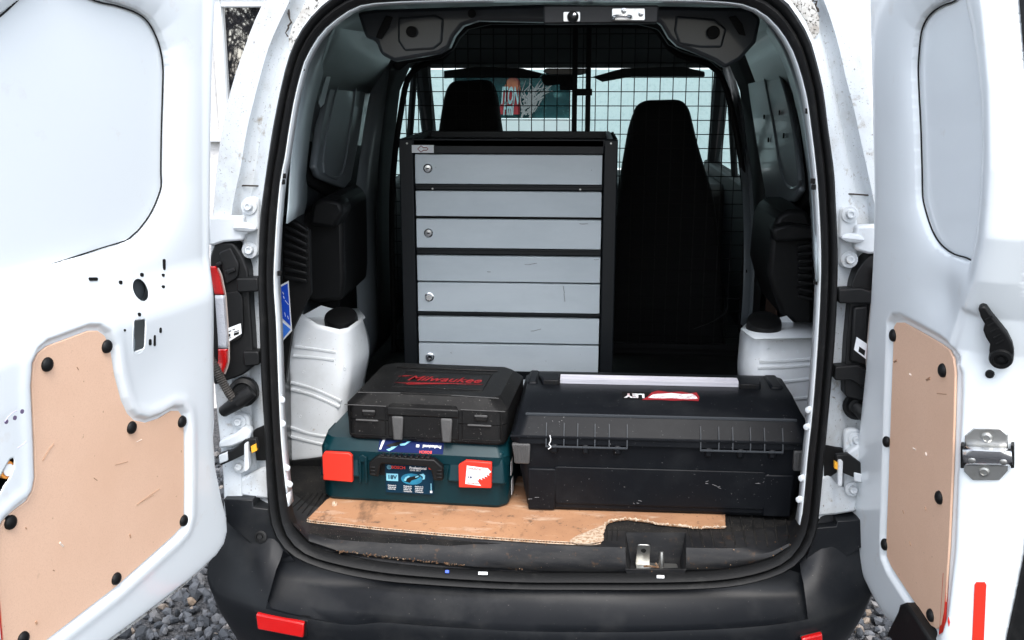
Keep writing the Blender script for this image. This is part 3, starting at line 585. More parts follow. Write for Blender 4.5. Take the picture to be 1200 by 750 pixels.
for px, py in ((362,398),(384,404),(372,432),(356,436),(404,432),(352,488),(377,494)):
    MB().lathe(hy(px, py, Yl(py)-.0015), (0, -1, 0), [(.004, 0), (.004, .0015), (.0025, .0016), (.0015, .0002)], 8).build('dimple', M['arch'], wl)
ribsR = [[tuple(hy(x, y, Yr(y)-.003)) for x, y in pts] for pts in (((890,424),(920,423),(955,420)), ((888,431),(920,430),(955,427)), ((890,448),(920,447),(955,443)), ((900,470),(925,468),(955,465)))]
wr = arch(aR, 'wheel_arch', hz(895, 386, zAR)+[0, 0, .014], .042, ribsR, None)
MB().add([tuple(hz(x, y, zAR-.001)) for x, y in ((868,386),(884,397),(895,397),(960,396),(960,374),(880,374))], [(0, 1, 2, 3, 4, 5)]).build('arch_top', M['paint'], wr, solid=.003)
slab('arch_flange', [(908,374),(922,370),(938,386),(914,388)], .60, .003, M['paint'], .001, parent=wr)
for px, py in ((900,409),(918,411),(935,412)):
    MB().lathe(hy(px, py, Yr(py)-.001), (0, -1, 0), [(.004, 0), (.004, .0015), (.0025, .0016), (.0015, .0002)], 8).build('dimple', M['paint'], wr)
for px, py in ((339,560),): pass
slab('arch_kick', [(340,541),(396,534),(396,556),(346,566)], .39, .02, M['rubber'], .003)

# rear roof bow with access holes
rbow = [(418,14),(440,11),(640,5),(880,9),(892,22),(886,50),(868,70),(850,80),(838,72),(815,62),(794,54),(784,44),(776,30),(770,24),(640,26),(560,24),(542,30),(532,42),(526,56),(514,63),(480,69),(462,72),(446,64),(440,48),(428,44)]
bw = slab('roof_bow', rbow, .34, .05, M['bow'], .008)
for px, py, r_ in ((482,37,.0105),(836,38,.0125),(553,16,.008)):
    MB().lathe(hy(px, py, .322), (0, -1, 0), [(r_*1.12, -.002), (r_*1.12, .001), (r_, .001), (r_*.9, -.004+.006), (.001, -.001+.003)], 18).build('access_hole', M['hole'], bw)
for pts in ([(452,18),(444,34),(440,44),(447,46),(456,32),(460,20)], [(854,20),(866,40),(874,42),(870,28),(862,18)]): slab('access_hole', pts, .335, .01, M['hole'], .002, parent=bw)
for pts in ([(466,20),(510,17),(520,22),(518,50),(508,58),(474,60),(466,48)], [(792,18),(838,22),(852,34),(846,56),(820,56),(796,52),(790,36)]): slab('bow_pressing', pts, .334, .01, M['bow'], .006, parent=bw)
fb = slab('roof_bow', [(466,84),(478,74),(516,68),(530,58),(538,44),(548,34),(575,28),(748,28),(772,34),(784,52),(800,60),(832,70),(848,84),(846,74),(838,62),(800,50),(786,36),(772,20),(548,18),(530,30),(520,50),(510,58),(470,66),(458,76)], .95, .05, M['dark'], .008)

# latch strikers over the opening
pl = MB().prism([hs(x, y, .028) for x, y in rounded([(637,6),(772,6),(771,27),(637,28)], 3)], (0, .04, 0)).build('latch_plate', M['plastic'], VAN, bevel=.003)
for x0, x1, y0, y1 in ((660,680,13.5,25.5),(717,756,9.5,24)):
    MB().prism([hs(x, y, .0255) for x, y in rounded([(x0,y0),(x1,y0),(x1,y1),(x0,y1)], 2)], (0, .004, 0)).build('striker_plate', M['zinc'], pl, bevel=.001)
MB().lathe(hs(671, 19, .024), (.1, -1, -.2), [(.010, 0), (.011, .006), (.008, .012), (.004, .018), (.001, .019)], 14).build('striker_knob', M['plastic'], pl)
MB().lathe(hs(673, 17, .012), (.1, -1, -.2), [(.004, 0), (.0035, .006), (.001, .008)], 10).build('striker_bolt', M['chrome'], pl)
MB().tube(resample([hs(719, 22, .025), hs(721, 19, .010), hs(737, 19, .008), hs(740, 20, .025)], 14), .0032, 8).build('striker_loop', M['chrome'], pl)
for px, py in ((731,12.5),(751,16)): MB().lathe(hs(px, py, .025), (0, -1, 0), [(.0055, 0), (.005, .004), (.002, .005), (.001, .003)], 12).build('striker_bolt', M['chrome'], pl)

# ------------------------------------------------------------------ bulkhead grille
YG = 1.50
go = [(462,420),(460,330),(459,250),(462,190),(470,130),(479,90),(498,74),(518,68),(532,52),(545,36),(572,30),(750,30),(772,38),(784,56),(800,66),(832,76),(848,96),(860,140),(870,200),(875,262),(873,330),(868,415)]
G3 = [hy(x, y, YG) for x, y in go]
gm = MB().tube(resample(G3, 90), .010, 8).build('bulkhead_grille', M['dark'], VAN)
poly = np.array([(p[0], p[2]) for p in G3])
def spans(val, ax):
    xs = []; n = len(poly)
    for i in range(n):
        a_, b_ = poly[i], poly[(i+1) % n]
        if (a_[ax]-val)*(b_[ax]-val) < 0: xs.append(a_[1-ax]+(val-a_[ax])/(b_[ax]-a_[ax])*(b_[1-ax]-a_[1-ax]))
    return (min(xs), max(xs)) if len(xs) > 1 else None
step = .0418; wm = MB(); x0 = hy(549, 130, YG)[0]
for k in range(-30, 30):
    s_ = spans(x0+k*step, 0)
    if s_: wm.cyl((x0+k*step, YG, max(s_[0], .60)), (x0+k*step, YG, s_[1]), .0017, 5)
z0 = hy(600, 124, YG)[2]
for k in range(-26, 12):
    s_ = spans(z0+k*.0455, 1)
    if s_: wm.cyl((s_[0], YG-.0033, z0+k*.0455), (s_[1], YG-.0033, z0+k*.0455), .0017, 5)
wm.build('wire_mesh', M['dark'], gm)
for px in (674.5, 690.5):
    p, q = hy(px, 28, YG-.01), hy(px, 300, YG-.01); MB().box(p[0]-.0085, YG-.016, .60, p[0]+.0085, YG-.004, p[2]).build('grille_post', M['dark'], gm, bevel=.003)
p, q = hy(674, 112, YG-.02), hy(694, 104, YG-.02); MB().box(p[0], YG-.03, p[2], q[0], YG-.014, q[2]).build('grille_clamp', M['dark'], gm, bevel=.002)
bb = MB().box(-.60, YG+.012, .56, .60, YG+.03, .60).build('grille_foot', M['dark'], gm, bevel=.003)
MB().tube(resample([hy(812, 385, 1.44), hy(835, 376, 1.44), hy(850, 366, 1.44), hy(853, 357, 1.44)], 12), .003, 6).build('cable', M['plastic'], VAN)

# ------------------------------------------------------------------ cab: seats, windscreen, posts, roof lining, mirror
def seat(out, Y, label):
    P = [hy(x, y, Y) for x, y in out]; c = sum(P)/len(P); n = len(P)
    rows = []
    for dy, k in ((0, .90), (.012, .96), (.035, 1.0), (.10, 1.0), (.135, .93), (.15, .82)):
        rows.append([np.array([c[0]+(p[0]-c[0])*k, Y+dy, c[2]+(p[2]-c[2])*k]) for p in P])
    s_ = MB().rings(rows).build('seat', M['seat'], VAN, smooth=60); s_['label'] = label
    MB().box(c[0]-.24, Y+.1, .62, c[0]+.24, Y+.55, .78).build('seat_cushion', M['seat'], s_, bevel=.05, seg=4)
def smooth_out(p): return [tuple(q) for q in rounded(p, 14, 3)]
seat(smooth_out([(500,330),(506,200),(513,150),(519,112),(526,95),(574,93),(581,112),(586,150),(594,200),(602,330)]), 1.72, 'seat with a narrow black headrest behind the drawer cabinet')
seat(smooth_out([(712,430),(722,260),(728,205),(738,148),(747,124),(758,118),(800,117),(809,128),(820,175),(838,232),(846,300),(850,430)]), 1.66, 'seat with a broad black backrest right of the drawer cabinet')
ws = MB(); a, b, c, d = np.array([-.60, 2.50, 1.53]), np.array([.60, 2.50, 1.53]), np.array([.70, 3.25, 1.06]), np.array([-.70, 3.25, 1.06])
ws.add([a, b, c, d], [(0, 1, 2, 3)]); ws.build('windscreen', M['glass'], VAN, smooth=0)
MB().box(-.70, 2.50, .60, .70, 3.30, 1.05).build('dashboard', M['dark'], VAN, bevel=.05, seg=4)
MB().prism([(-.62, 1.62, 1.69), (.62, 1.62, 1.69), (.62, 2.50, 1.535), (-.62, 2.50, 1.535)], (0, .01, .03)).build('roof_lining', M['lining'], VAN, bevel=.004)
for s_, lab in ((-1, 'l'), (1, 'r')):
    MB().tube([(s_*.625, 2.44, 1.56), (s_*.66, 2.8, 1.35), (s_*.705, 3.25, 1.06)], .035, 8).build('windscreen_pillar', M['lining'], VAN)
    MB().box(min(s_*.66, s_*.72), 1.60, .30, max(s_*.66, s_*.72), 3.3, 1.10).build('cab_door', M['dark'], VAN, bevel=.01)
    MB().tube([(s_*.655, 1.96, 1.60), (s_*.64, 2.45, 1.55)], .03, 8).build('cant_rail', M['lining'], VAN)
    MB().add([(s_*.69, 1.64, 1.10), (s_*.69, 3.1, 1.10), (s_*.645, 2.45, 1.54), (s_*.63, 1.64, 1.60)], [(0, 1, 2, 3)]).build('side_window', M['glass'], VAN, smooth=0)
    MB().tube([(s_*.625, 2.28, 1.56), (s_*.68, 2.35, 1.10)], .014, 8).build('window_divider', M['dark'], VAN)
MB().prism([hy(x, y, 2.40) for x, y in rounded([(634,88),(668,86),(676,90),(676,97),(664,100),(655,99),(640,101),(635,96)], 3)], (0, .02, 0)).build('rear_view_mirror', M['dark'], VAN, bevel=.004)
MB().box(*(hy(656, 106, 2.43)-[0, 0, 0]), *(hy(672, 96, 2.45))).build('mirror_stem', M['dark'], VAN)
for pts in ([(520,83),(560,78),(612,80),(636,86),(630,92),(560,90),(520,92)], [(694,90),(730,80),(800,78),(826,84),(826,90),(740,90),(706,96)]): slab('sun_visor', pts, 2.42, .02, M['lining'], .004)
slab('roof_console', [(636,84),(640,80),(690,80),(692,85),(680,88),(644,88)], 2.3, .03, M['inner'], .004)

# outer body behind the pillars, roof skin, wheels
ob = MB()
def osect(y, w, top): return [(-w+.07, y, .46), (-w, y, .95), (-w+.012, y, 1.15), (-w+.062, y, 1.50), (-w+.17, y, top-.05), (0, y, top), (w-.17, y, top-.05), (w-.062, y, 1.50), (w-.012, y, 1.15), (w, y, .95), (w-.07, y, .46)]
ob.loft([osect(.42, .735, 1.78), osect(1.55, .775, 1.80), osect(1.60, .775, 1.80)]); ob.build('body_shell', M['paint'], VAN, smooth=50)
MB().loft([[(-.555, 1.6, 1.75), (0, 1.6, 1.80), (.555, 1.6, 1.75)], [(-.55, 2.1, 1.71), (0, 2.1, 1.76), (.55, 2.1, 1.71)], [(-.58, 2.52, 1.57), (0, 2.52, 1.61), (.58, 2.52, 1.57)]]).build('roof_skin', M['paint'], VAN, solid=.004)
MB().loft([[(-.50, .10, 1.715), (0, .10, 1.735), (.50, .10, 1.715)], [(-.51, .43, 1.73), (0, .43, 1.78), (.51, .43, 1.73)]]).build('roof_edge', M['paint'], VAN, solid=.004)
MB().prism([(-.72, 3.2, 1.04), (.72, 3.2, 1.04), (.70, 4.0, .85), (-.70, 4.0, .85)], (0, 0, -.5)).build('bonnet', M['paint'], VAN, bevel=.05, seg=3)
for x in (-.62, .62):
    for y in (.62, 3.2):
        s_ = 1 if x > 0 else -1
        t_ = MB().lathe((x-s_*.09, y, .30), (s_, 0, 0), [(.19, 0), (.28, .0), (.305, .03), (.305, .15), (.28, .18), (.19, .18)], 32).build('wheel', M['tyre'], VAN)
        MB().lathe((x-s_*.09, y, .30), (s_, 0, 0), [(.19, .02), (.19, .16), (.06, .165), (.001, .165)], 24).build('rim', M['carcass'], t_)

# ------------------------------------------------------------------ hinges, tail lights, check straps
def bolt(px, py, off, parent, r=.0145):
    p = hs(px, py, off); ax = (0, -1, .12)
    b = MB().lathe(p, ax, [(r*1.15, 0), (r*1.12, .0025), (r*.95, .003), (r*.9, .0022), (r*.62, .0025), (r*.6, .010), (r*.5, .0125), (r*.32, .0126), (r*.3, .010), (.0005, .010)], 18).build('bolt', M['hinge'], parent)
    return b
def upper_hinge(pl_, bolts, arm, rib):
    h_ = MB().prism([hs(x, y, .010) for x, y in rounded(pl_, 9, 5)], (0, .014, 0)).build('door_hinge', M['hinge'], VAN, bevel=.004)
    for b_ in bolts: bolt(*b_, .008, h_)
    MB().prism([hs(x, y, -.012) for x, y in arm], (0, .03, 0)).build('hinge_arm', M['hinge'], h_, bevel=.005)
    MB().tube(resample([hs(x, y, -.016) for x, y in rib], 10), [.003, .006, .008, .009, .009, .009, .009, .008, .006, .003], 8).build('hinge_rib', M['hinge'], h_)
upper_hinge([(283,232),(303,230),(304,302),(284,302)], [(292,242),(293,293)], [(244,254),(284,254),(286,268),(300,270),(285,276),(285,282),(262,284),(250,288),(244,288)], [(274,267),(286,266),(300,268)])
upper_hinge([(984,242),(1005,242),(1005,314),(983,314)], [(996,251),(995,304)], [(1004,265),(1034,264),(1034,297),(1018,298),(1001,293),(1003,284),(985,280),(1003,276)], [(986,278),(998,279),(1012,281)])
# left tail light
tl = MB().prism([hs(x, y, -.006) for x, y in rounded([(252,284),(273,284),(284,300),(291,318),(293,360),(296,400),(297,430),(284,440),(250,452),(246,300)], 5)], (0, .06, 0)).build('tail_light', M['plastic'], VAN, bevel=.006, seg=3)
for pts in ([(276,326),(302,326),(303,342),(278,343)], [(284,412),(303,412),(304,428),(286,430)]):
    MB().prism([hs(x, y, -.018) for x, y in rounded(pts, 3)], (0, .03, 0)).build('lamp_bracket', M['plastic'], tl, bevel=.003)
for pts in ([(262,344),(280,341),(284,350),(285,382),(283,396),(266,404)], [(256,296),(270,290),(280,310),(278,326),(264,334)]):
    MB().prism([hs(x, y, -.014) for x, y in rounded(pts, 3)], (0, .03, 0)).build('lamp_housing', M['plastic'], tl, bevel=.005)
for pts in ([(252,309),(258,306),(260,310),(254,314)], [(263,317),(274,314),(276,318),(266,322)]): MB().prism([hs(x, y, -.020) for x, y in pts], (0, .012, 0)).build('lamp_lug', M['plastic'], tl, bevel=.002)
lab = MB().prism([hs(x, y, -.0155) for x, y in ((266,385),(282,379),(283,391),(267,401))], (0, .003, 0)).build('lamp_label', M['white'], tl, smooth=0)
pr = MB()
for x, y, w_, h2_ in ((268,388,3,1.2),(272.5,386,3,1.2),(268,391.5,2,3.5),(274,388.8,6,1),(274,390.6,6,3),(268,396,3,.8)): pr.add([hs(a_, b_, -.0162) for a_, b_ in ((x,y),(x+w_,y-w_*.33),(x+w_,y+h2_-w_*.33),(x,y+h2_))], [(0,1,2,3)])
pr.build('label_print', M['dark'], tl, smooth=0)
def lens(cols, m, name, parent):
    rows = [resample([hs(x, y, o) for x, y in c], 14) for c, o in cols]
    return MB().loft(rows).build(name, m, parent, smooth=60, solid=.002)
def lens_set(px0, px1, s_):
    def c(y): return interp(px1, y)
    for y0, y1, m, nm in ((312, 345, 'lens_red', 'red_lens'), (346, 408, 'lens_clear', 'clear_lens'), (409, 438, 'lens_red', 'red_lens')):
        ys_ = np.linspace(y0, y1, 7)
        lens([([(c(y)-s_*18, y) for y in ys_], .05), ([(c(y)-s_*9, y) for y in ys_], -.020), ([(c(y)-s_*2, y) for y in ys_], -.024), ([(c(y), y) for y in ys_], -.016), ([(c(y)+s_*.5, y) for y in ys_], .03)], M[m], nm, tl if s_ > 0 else tr_)
    ys_ = np.linspace(314, 438, 16)
    MB().tube(resample([hs(c(y)+s_*1.2, y, -.014) for y in ys_], 30), .0022, 6).build('lens_rim', M['lens_edge'], tl if s_ > 0 else tr_)
lens_set(None, [(310,252),(322,258),(345,263),(372,265),(400,267),(425,267),(438,262)], 1)
tr_ = MB().prism([hs(x, y, -.006) for x, y in rounded([(1028,296),(1016,302),(1004,318),(998,332),(996,360),(992,400),(990,440),(990,465),(1030,474)], 5)], (0, .06, 0)).build('tail_light', M['plastic'], VAN, bevel=.006, seg=3)
for pts in ([(983,339),(1010,338),(1030,344),(1030,356),(983,356)], [(979,430),(1006,428),(1026,440),(1020,460),(998,446),(978,446)]):
    MB().prism([hs(x, y, -.018) for x, y in rounded(pts, 3)], (0, .03, 0)).build('lamp_bracket', M['plastic'], tr_, bevel=.003)
MB().prism([hs(x, y, -.014) for x, y in ((1000,360),(1018,358),(1016,430),(996,424))], (0, .03, 0)).build('lamp_housing', M['plastic'], tr_, bevel=.005)
MB().prism([hs(x, y, -.0165) for x, y in ((1004,395),(1016,403),(1015,421),(1001,410))], (0, .003, 0)).build('lamp_label', M['white'], tr_, smooth=0)
MB().prism([hs(x, y, -.0172) for x, y in ((1007,406),(1014,411),(1013,417),(1006,412))], (0, .001, 0)).build('label_print', M['dark'], tr_, smooth=0)
lens_set(None, [(310,1026),(345,1024),(372,1021),(400,1018.5),(425,1017),(455,1019)], -1)
# conduits
def conduit(path, r_, name='cable_conduit'):
    P = resample([hs(x, y, o) for x, y, o in path], 64); rr = [r_*(1.0 if k % 2 else .82) for k in range(64)]
    c = MB().tube(P, rr, 12).build(name, M['conduit'], VAN, smooth=20); return c
cL = conduit([(238,408,-.03),(250,426,-.035),(262,450,-.035),(272,466,-.03),(282,476,-.02)], .0095)
MB().tube([hs(262, 482, -.004), hs(280, 470, -.026), hs(295, 458, -.02)], [.012, .016, .014], 12).build('conduit_boot', M['rubber'], cL)
MB().lathe(hs(287, 458, .02), (.1, -1, .1), [(.03, 0), (.03, .02), (.022, .026), (.018, .02), (.001, .02)], 20).build('grommet', M['rubber'], cL)
gR = MB().lathe(hs(1003, 476, .026), (-.2, -1, .2), [(.026, 0), (.026, .012), (.02, .018), (.014, .012), (.001, .012)], 20).build('grommet', M['rubber'], VAN)
MB().tube([hs(1003, 476, .01), hs(1016, 488, -.01), hs(1030, 500, -.02)], [.013, .015, .015], 12).build('conduit_boot', M['rubber'], gR)
# lower hinges with check straps
def lower_hinge(plate, bolts, arm, strap, pin, tagq, dark, lug):
    h_ = MB().prism([hs(x, y, .008) for x, y in rounded(plate, 9, 5)], (0, .016, 0)).build('door_hinge', M['hinge'], VAN, bevel=.004)
    for b_ in bolts: bolt(*b_, .006, h_, .013)
    MB().prism([hs(x, y, .016) for x, y in dark], (0, .02, 0)).build('strap_opening', M['dark'], h_, bevel=.002)
    MB().prism([hs(x, y, -.012) for x, y in arm], (0, .026, 0)).build('hinge_arm', M['hinge'], h_, bevel=.005)
    MB().prism([hs(x, y, -.022) for x, y in strap], (0, .014, 0)).build('check_strap', M['zinc' if False else 'plastic'], h_, bevel=.002)
    MB().prism([hs(x, y, -.032) for x, y in rounded(pin, 3)], (0, .012, 0)).build('strap_pin', M['hinge'], h_, bevel=.002)
    MB().prism([hs(x, y, -.025) for x, y in tagq], (0, .008, 0)).build('strap_tag', M['amber'], h_)
    MB().prism([hs(x, y, -.026) for x, y in lug], (0, .012, 0)).build('strap_lug', M['hinge'], h_, bevel=.002)
lower_hinge([(272,484),(292,486),(294,552),(274,556)], [(280,494),(281,546)], [(256,518),(276,508),(286,500),(294,506),(292,516),(272,524),(256,526)], [(257,532),(272,528),(286,516),(300,514),(302,526),(288,532),(272,540),(258,546)], [(286,520),(290,519),(292,550),(286,554)], [(294,523),(300,520),(301,528),(295,531)], [(296,506),(310,498),(312,540),(300,540)], [(256,534),(266,530),(267,540),(257,544)])
lower_hinge([(989,503),(1010,503),(1012,566),(990,580)], [(1003,515),(999,573)], [(992,532),(1008,520),(1020,530),(1020,544),(1006,544)], [(980,534),(994,532),(1012,545),(1024,551),(1024,567),(1006,562),(982,552)], [(983,540),(988,540),(987,570),(982,570)], [(978,541),(983,543),(983,551),(978,549)], [(964,520),(994,530),(990,548),(966,564)], [(1001,554),(1010,556),(1010,566),(1001,564)])
# inner sheet below the lamps
for pts in ([(270,556),(284,560),(304,550),(316,546),(320,586),(298,584),(274,580)], [(958,560),(972,556),(984,570),(1006,578),(1004,600),(980,604),(957,606)]):
    MB().prism([hs(x, y, .014) for x, y in pts], (0, .02, 0)).build('lower_panel', M['pillar'], VAN, bevel=.006)
# ------------------------------------------------------------------ rear doors: pressed inner panels with real relief
def sdf(P, poly):                                   # signed distance, negative inside
    d = np.full(len(P), 1e9); ins = np.zeros(len(P), bool); near = np.zeros_like(P)
    A = np.array(poly, float); B = np.roll(A, -1, 0)
    for a, b in zip(A, B):
        e = b-a; w = P-a; t = np.clip((w@e)/(e@e+1e-15), 0, 1); q = a+t[:, None]*e; dd = np.hypot(*(P-q).T)
        m = dd < d; d = np.where(m, dd, d); near[m] = q[m]
        c = (a[1] > P[:, 1]) != (b[1] > P[:, 1])
        with np.errstate(divide='ignore', invalid='ignore'): xx = a[0]+(P[:, 1]-a[1])*(b[0]-a[0])/(b[1]-a[1])
        ins ^= c & (P[:, 0] < xx)
    return np.where(ins, -d, d), near
def sstep(x, a, b): t = np.clip((x-a)/(b-a), 0, 1); return t*t*(3-2*t)
def inset(poly, d):                                 # polygon moved inwards
    A = np.array(poly, float); t = np.roll(A, -1, 0)-np.roll(A, 1, 0); t /= np.linalg.norm(t, axis=1)[:, None]; nn = np.stack([-t[:, 1], t[:, 0]], 1)
    a, _ = sdf(A+nn*1e-3, A); return A+nn*np.where(a < 0, d, -d)[:, None]
class Door:
    def __init__(s, hinge, ang, side):
        s.h = np.array(hinge, float); a = R(ang)
        s.U = np.array([math.cos(a), -math.sin(a), 0]) if side < 0 else np.array([-math.cos(a), -math.sin(a), 0])
        s.N = np.array([math.sin(a), math.cos(a), 0]) if side < 0 else np.array([-math.sin(a), math.cos(a), 0])
        s.lean = .08; s.side = side
    def w(s, u, z, n=0.): return s.h+s.U*u+np.array([0, 0, z])+s.N*(n+s.lean*(z-.56))
    def uv(s, px, py, n=0.):                        # traced point -> place on the door's inner face
        d = ray(px, py)
        A = np.array([s.U, np.array([0, 0, 1])+s.N*s.lean, -d]).T
        b = CAM-s.h+s.N*(s.lean*.56-n)
        u, z, t = np.linalg.solve(A, b); return np.array([u, z])
    def fr(s, u, z, n=0.):                          # local frame: x along the picture's right, y up, z out of the inner face
        zz = np.array([0, 0, 1])+s.N*s.lean; return frame(s.w(u, z, n), np.cross(zz, s.N-np.array([0, 0, s.lean])), zz)
    def panel(s, outer, holes, hf, res, creases=()):
        lo, hi = outer.min(0), outer.max(0); nu, nz = int((hi[0]-lo[0])/res)+2, int((hi[1]-lo[1])/res)+2
        gu, gz = np.meshgrid(lo[0]+np.arange(nu)*res, lo[1]+np.arange(nz)*res, indexing='ij'); P = np.stack([gu.ravel(), gz.ravel()], 1)
        kill = np.zeros((nu-1)*(nz-1), bool); ix = (np.arange(nu-1)[:, None]*nz+np.arange(nz-1)[None]).ravel()
        Q = np.stack([ix, ix+nz, ix+nz+1, ix+1], 1)
        for poly, sign in [(outer, 1)]+[(h, -1) for h in holes]:
            d, near = sdf(P, poly); m = np.abs(d) < res*.55; P = np.where(m[:, None], near, P)
            d = np.where(m, 0, d); dc = d[Q]*sign
            kill |= (dc > 1e-6).any(1) | ((np.abs(dc) < 1e-6).all(1) & (sdf(P[Q].mean(1), poly)[0]*sign > 0))
        for poly in creases:                             # grid follows the pressed edges
            d, near = sdf(P, poly); m = np.abs(d) < res*.5; P = np.where(m[:, None], near, P)
        n = hf(P); W = s.h+P[:, :1]*s.U+P[:, 1:]*np.array([0, 0, 1])+(n+s.lean*(P[:, 1]-.56))[:, None]*s.N
        Q = Q[~kill]; used = np.unique(Q); mp = -np.ones(len(P), int); mp[used] = np.arange(len(used))
        mb = MB(); mb.v = [tuple(q) for q in W[used]]; mb.f = [tuple(q) for q in mp[Q]]; return mb
    def build_panel(s, mb, name, m, parent):
        me = bpy.data.meshes.new(name); me.from_pydata(mb.v, [], mb.f)
        o = link(name, me, m, parent, smooth=60)
        e = me.polygons[len(me.polygons)//2].normal
        if np.dot(np.array(e), s.N) < 0: me.flip_normals()
        md = o.modifiers.new('solid', 'SOLIDIFY'); md.thickness = .0012; md.offset = -1
        return o
    def tr(s, pts, n=0.): return np.array([s.uv(x, y, n) for x, y in pts])
    def prism(s, uvs, n0, n1):
        a = [s.w(u, z, n0) for u, z in uvs]; return MB().prism(a, s.N*(n1-n0))
def circle(c, r, n=18, e=1.): return np.array([(c[0]+r*math.cos(t)*e, c[1]+r*math.sin(t)) for t in np.linspace(0, 2*math.pi, n, endpoint=False)])
def stud(D, u, z, n, parent, r=.0112):
    zz = D.w(u, z, n); o = MB().lathe(zz, D.N, [(r, -.002), (r, .0012), (r*.93, .0032), (r*.7, .0052), (r*.35, .0064), (.0005, .0067)], 16).build('stud', M['plastic'], parent, smooth=60); return o

def solve(px, py, hf, door=None):                     # point where the traced ray meets the pressed surface
    lo, hi = -.20, .05
    for _ in range(40):
        n = (lo+hi)/2; u, z = (door or D).uv(px, py, n)
        if hf(u, z) > n: lo = n
        else: hi = n
    return u, z, n
# ---- wider door, on the left
L = Door((-.640, -.02, 0), 105, -1)
oL = L.tr([(258,-60),(250,0),(248,80),(247,160),(246,300),(246,420),(246.5,500),(249.5,540),(256.5,575),(262.5,598),(263.5,618),(258,640),(246,658),(228,675)], -.024)
zb = L.uv(190, 703)[1]
W_ = .74
oL = np.vstack([oL, [(.16, oL[-1][1]-.004), (.3, oL[-1][1]-.008), (W_-.05, oL[-1][1]-.008), (W_-.01, oL[-1][1]+.03), (W_, oL[-1][1]+.08), (W_, 1.58), (.62, 1.66), (.1, 1.66)]])
upL = L.tr(([(110,-2),(135,4),(158,12),(172,22),(182,38),(189,58),(192,80),(191.5,110),(190,160),(189.5,200),(190,216),(188,226),(180,246),(170,262),(155,278),(128,290)]), -.045)
upL = np.vstack([upL, [(W_-.09, upL[-1][1]-.012), (W_-.07, upL[-1][1]+.08), (W_-.07, 1.52), (W_-.2, 1.56), (upL[0][0]+.1, upL[0][1]+.02)]])
bdL = L.tr([(42,452),(44,426),(50,414),(60,406),(108,388),(119,388),(127,394),(133,408),(138,440),(146,470),(153,485),(161,493),(175,496),(190,491),(205,482),(213,482),(217,488),(219,500),(219.5,560),(219,606),(216,618),(208,627),(140,688)])
bdL = np.vstack([bdL, L.tr([(62,748),(30,773),(18,779),(12,774),(9,755),(7,730),(4,690),(1.5,655),(1,640),(2,626),(8,612),(20,600),(36,588),(43,576),(46,560),(45,520)])])
holesL = []
def slotp(D, px, py, w, h):                          # slot traced by its size in the photograph
    return D.tr([(px-w/2, py-h/2), (px+w/2, py-h/2-0), (px+w/2, py+h/2), (px-w/2, py+h/2)])
holesL += [L.tr([(173+8.5*math.cos(t), 340.5+13.5*math.sin(t)) for t in np.linspace(0, 2*math.pi, 22, endpoint=False)]),
           L.tr([(158,376),(171,374),(170.5,408),(157.5,413)])]
holesL += [L.tr([(-9,590),(-4,568),(3,554),(10,541),(15,536),(17,539),(16,549),(11,560),(4,570),(-2,580)])]
small = [(109,327,10,4),(192,310,2.6,13),(191,322.5,3,3.5),(191,336,3,3.5),(166,322,3.6,4.5),(141,331,3.6,4.6),(163,368.5,3.2,4.4),(146,387,2.4,3),(188,387,2.6,6.5),(175.7,401,3,7.5),(181,399,2.2,13)]
def sharp(d, w): return np.exp(-np.maximum(d, 0)/w)
def hL(P):
    do, _ = sdf(P, oL); du, _ = sdf(P, upL); db, _ = sdf(P, bdL); n = np.zeros(len(P))
    n -= .024*np.exp(np.minimum(do, 0)/.010)
    n += np.where(du > 1e-7, -.020*np.exp(-np.maximum(du, 0)/.028), -.030)
    n -= .018*(1-sstep(-P[:, 1], -1.17, -1.08))*sstep(P[:, 0], .05, .10)        # the window frame lies deeper than the lower half
    n += np.where(db > 0, -.011*(1-sstep(db, .003, .0125)), -.011)
    n += .0016*np.exp(-((db-.020)/.010)**2)
    n -= .013*(1-sstep(-do, .017, .024))*(1-sstep(P[:, 1], .74, .84))     # folded flange along the lower edge
    c = L.uv(182, 440); n -= .0045*np.exp(-(((P[:, 0]-c[0])/.085)**2+((P[:, 1]-c[1])/.075)**2))*(db > 0)
    return n
dL = L.build_panel(L.panel(oL, holesL, hL, .0025, [upL, bdL]), 'rear_door', M['paint'], VAN); dL['label'] = 'wider open rear door with a notched hardboard panel'
def nL(u, z): return float(hL(np.array([[u, z]]))[0])
L.prism(bdL, -.0105, -.0065).build('hardboard_panel', M['board'], dL, bevel=.0012)
for px, py in ((55,427),(125,406),(154,501),(213,494),(12,612),(215,610),(136,678),(27,748)):
    u, z = L.uv(px, py, -.006); stud(L, u, z, -.006, dL)
MB().tube([L.w(u, z, -.0445) for u, z in inset(resample(upL, 160, True), .0030)], .0014, 6, True).build('window_seal', M['dark'], dL)
for px, py, w, h in small:
    n = solve(px, py, nL, L)[2]
    rr = rounded([tuple(p) for p in L.tr([(px-w/2, py-h/2), (px+w/2, py-h/2), (px+w/2, py+h/2), (px-w/2, py+h/2)], n)], .003, 2)
    e_ = max(abs(nL(u, z)-n) for u, z in rr)
    L.prism(rr, n-.001, n+e_+.0008).build('slot', M['hole'], dL, smooth=0)
for hp in holesL[:2]:
    MB().tube([L.w(u, z, nL(u, z)-.0006) for u, z in resample(hp, 60, True)], .0011, 6, True).build('hole_rim', M['paint'], dL)
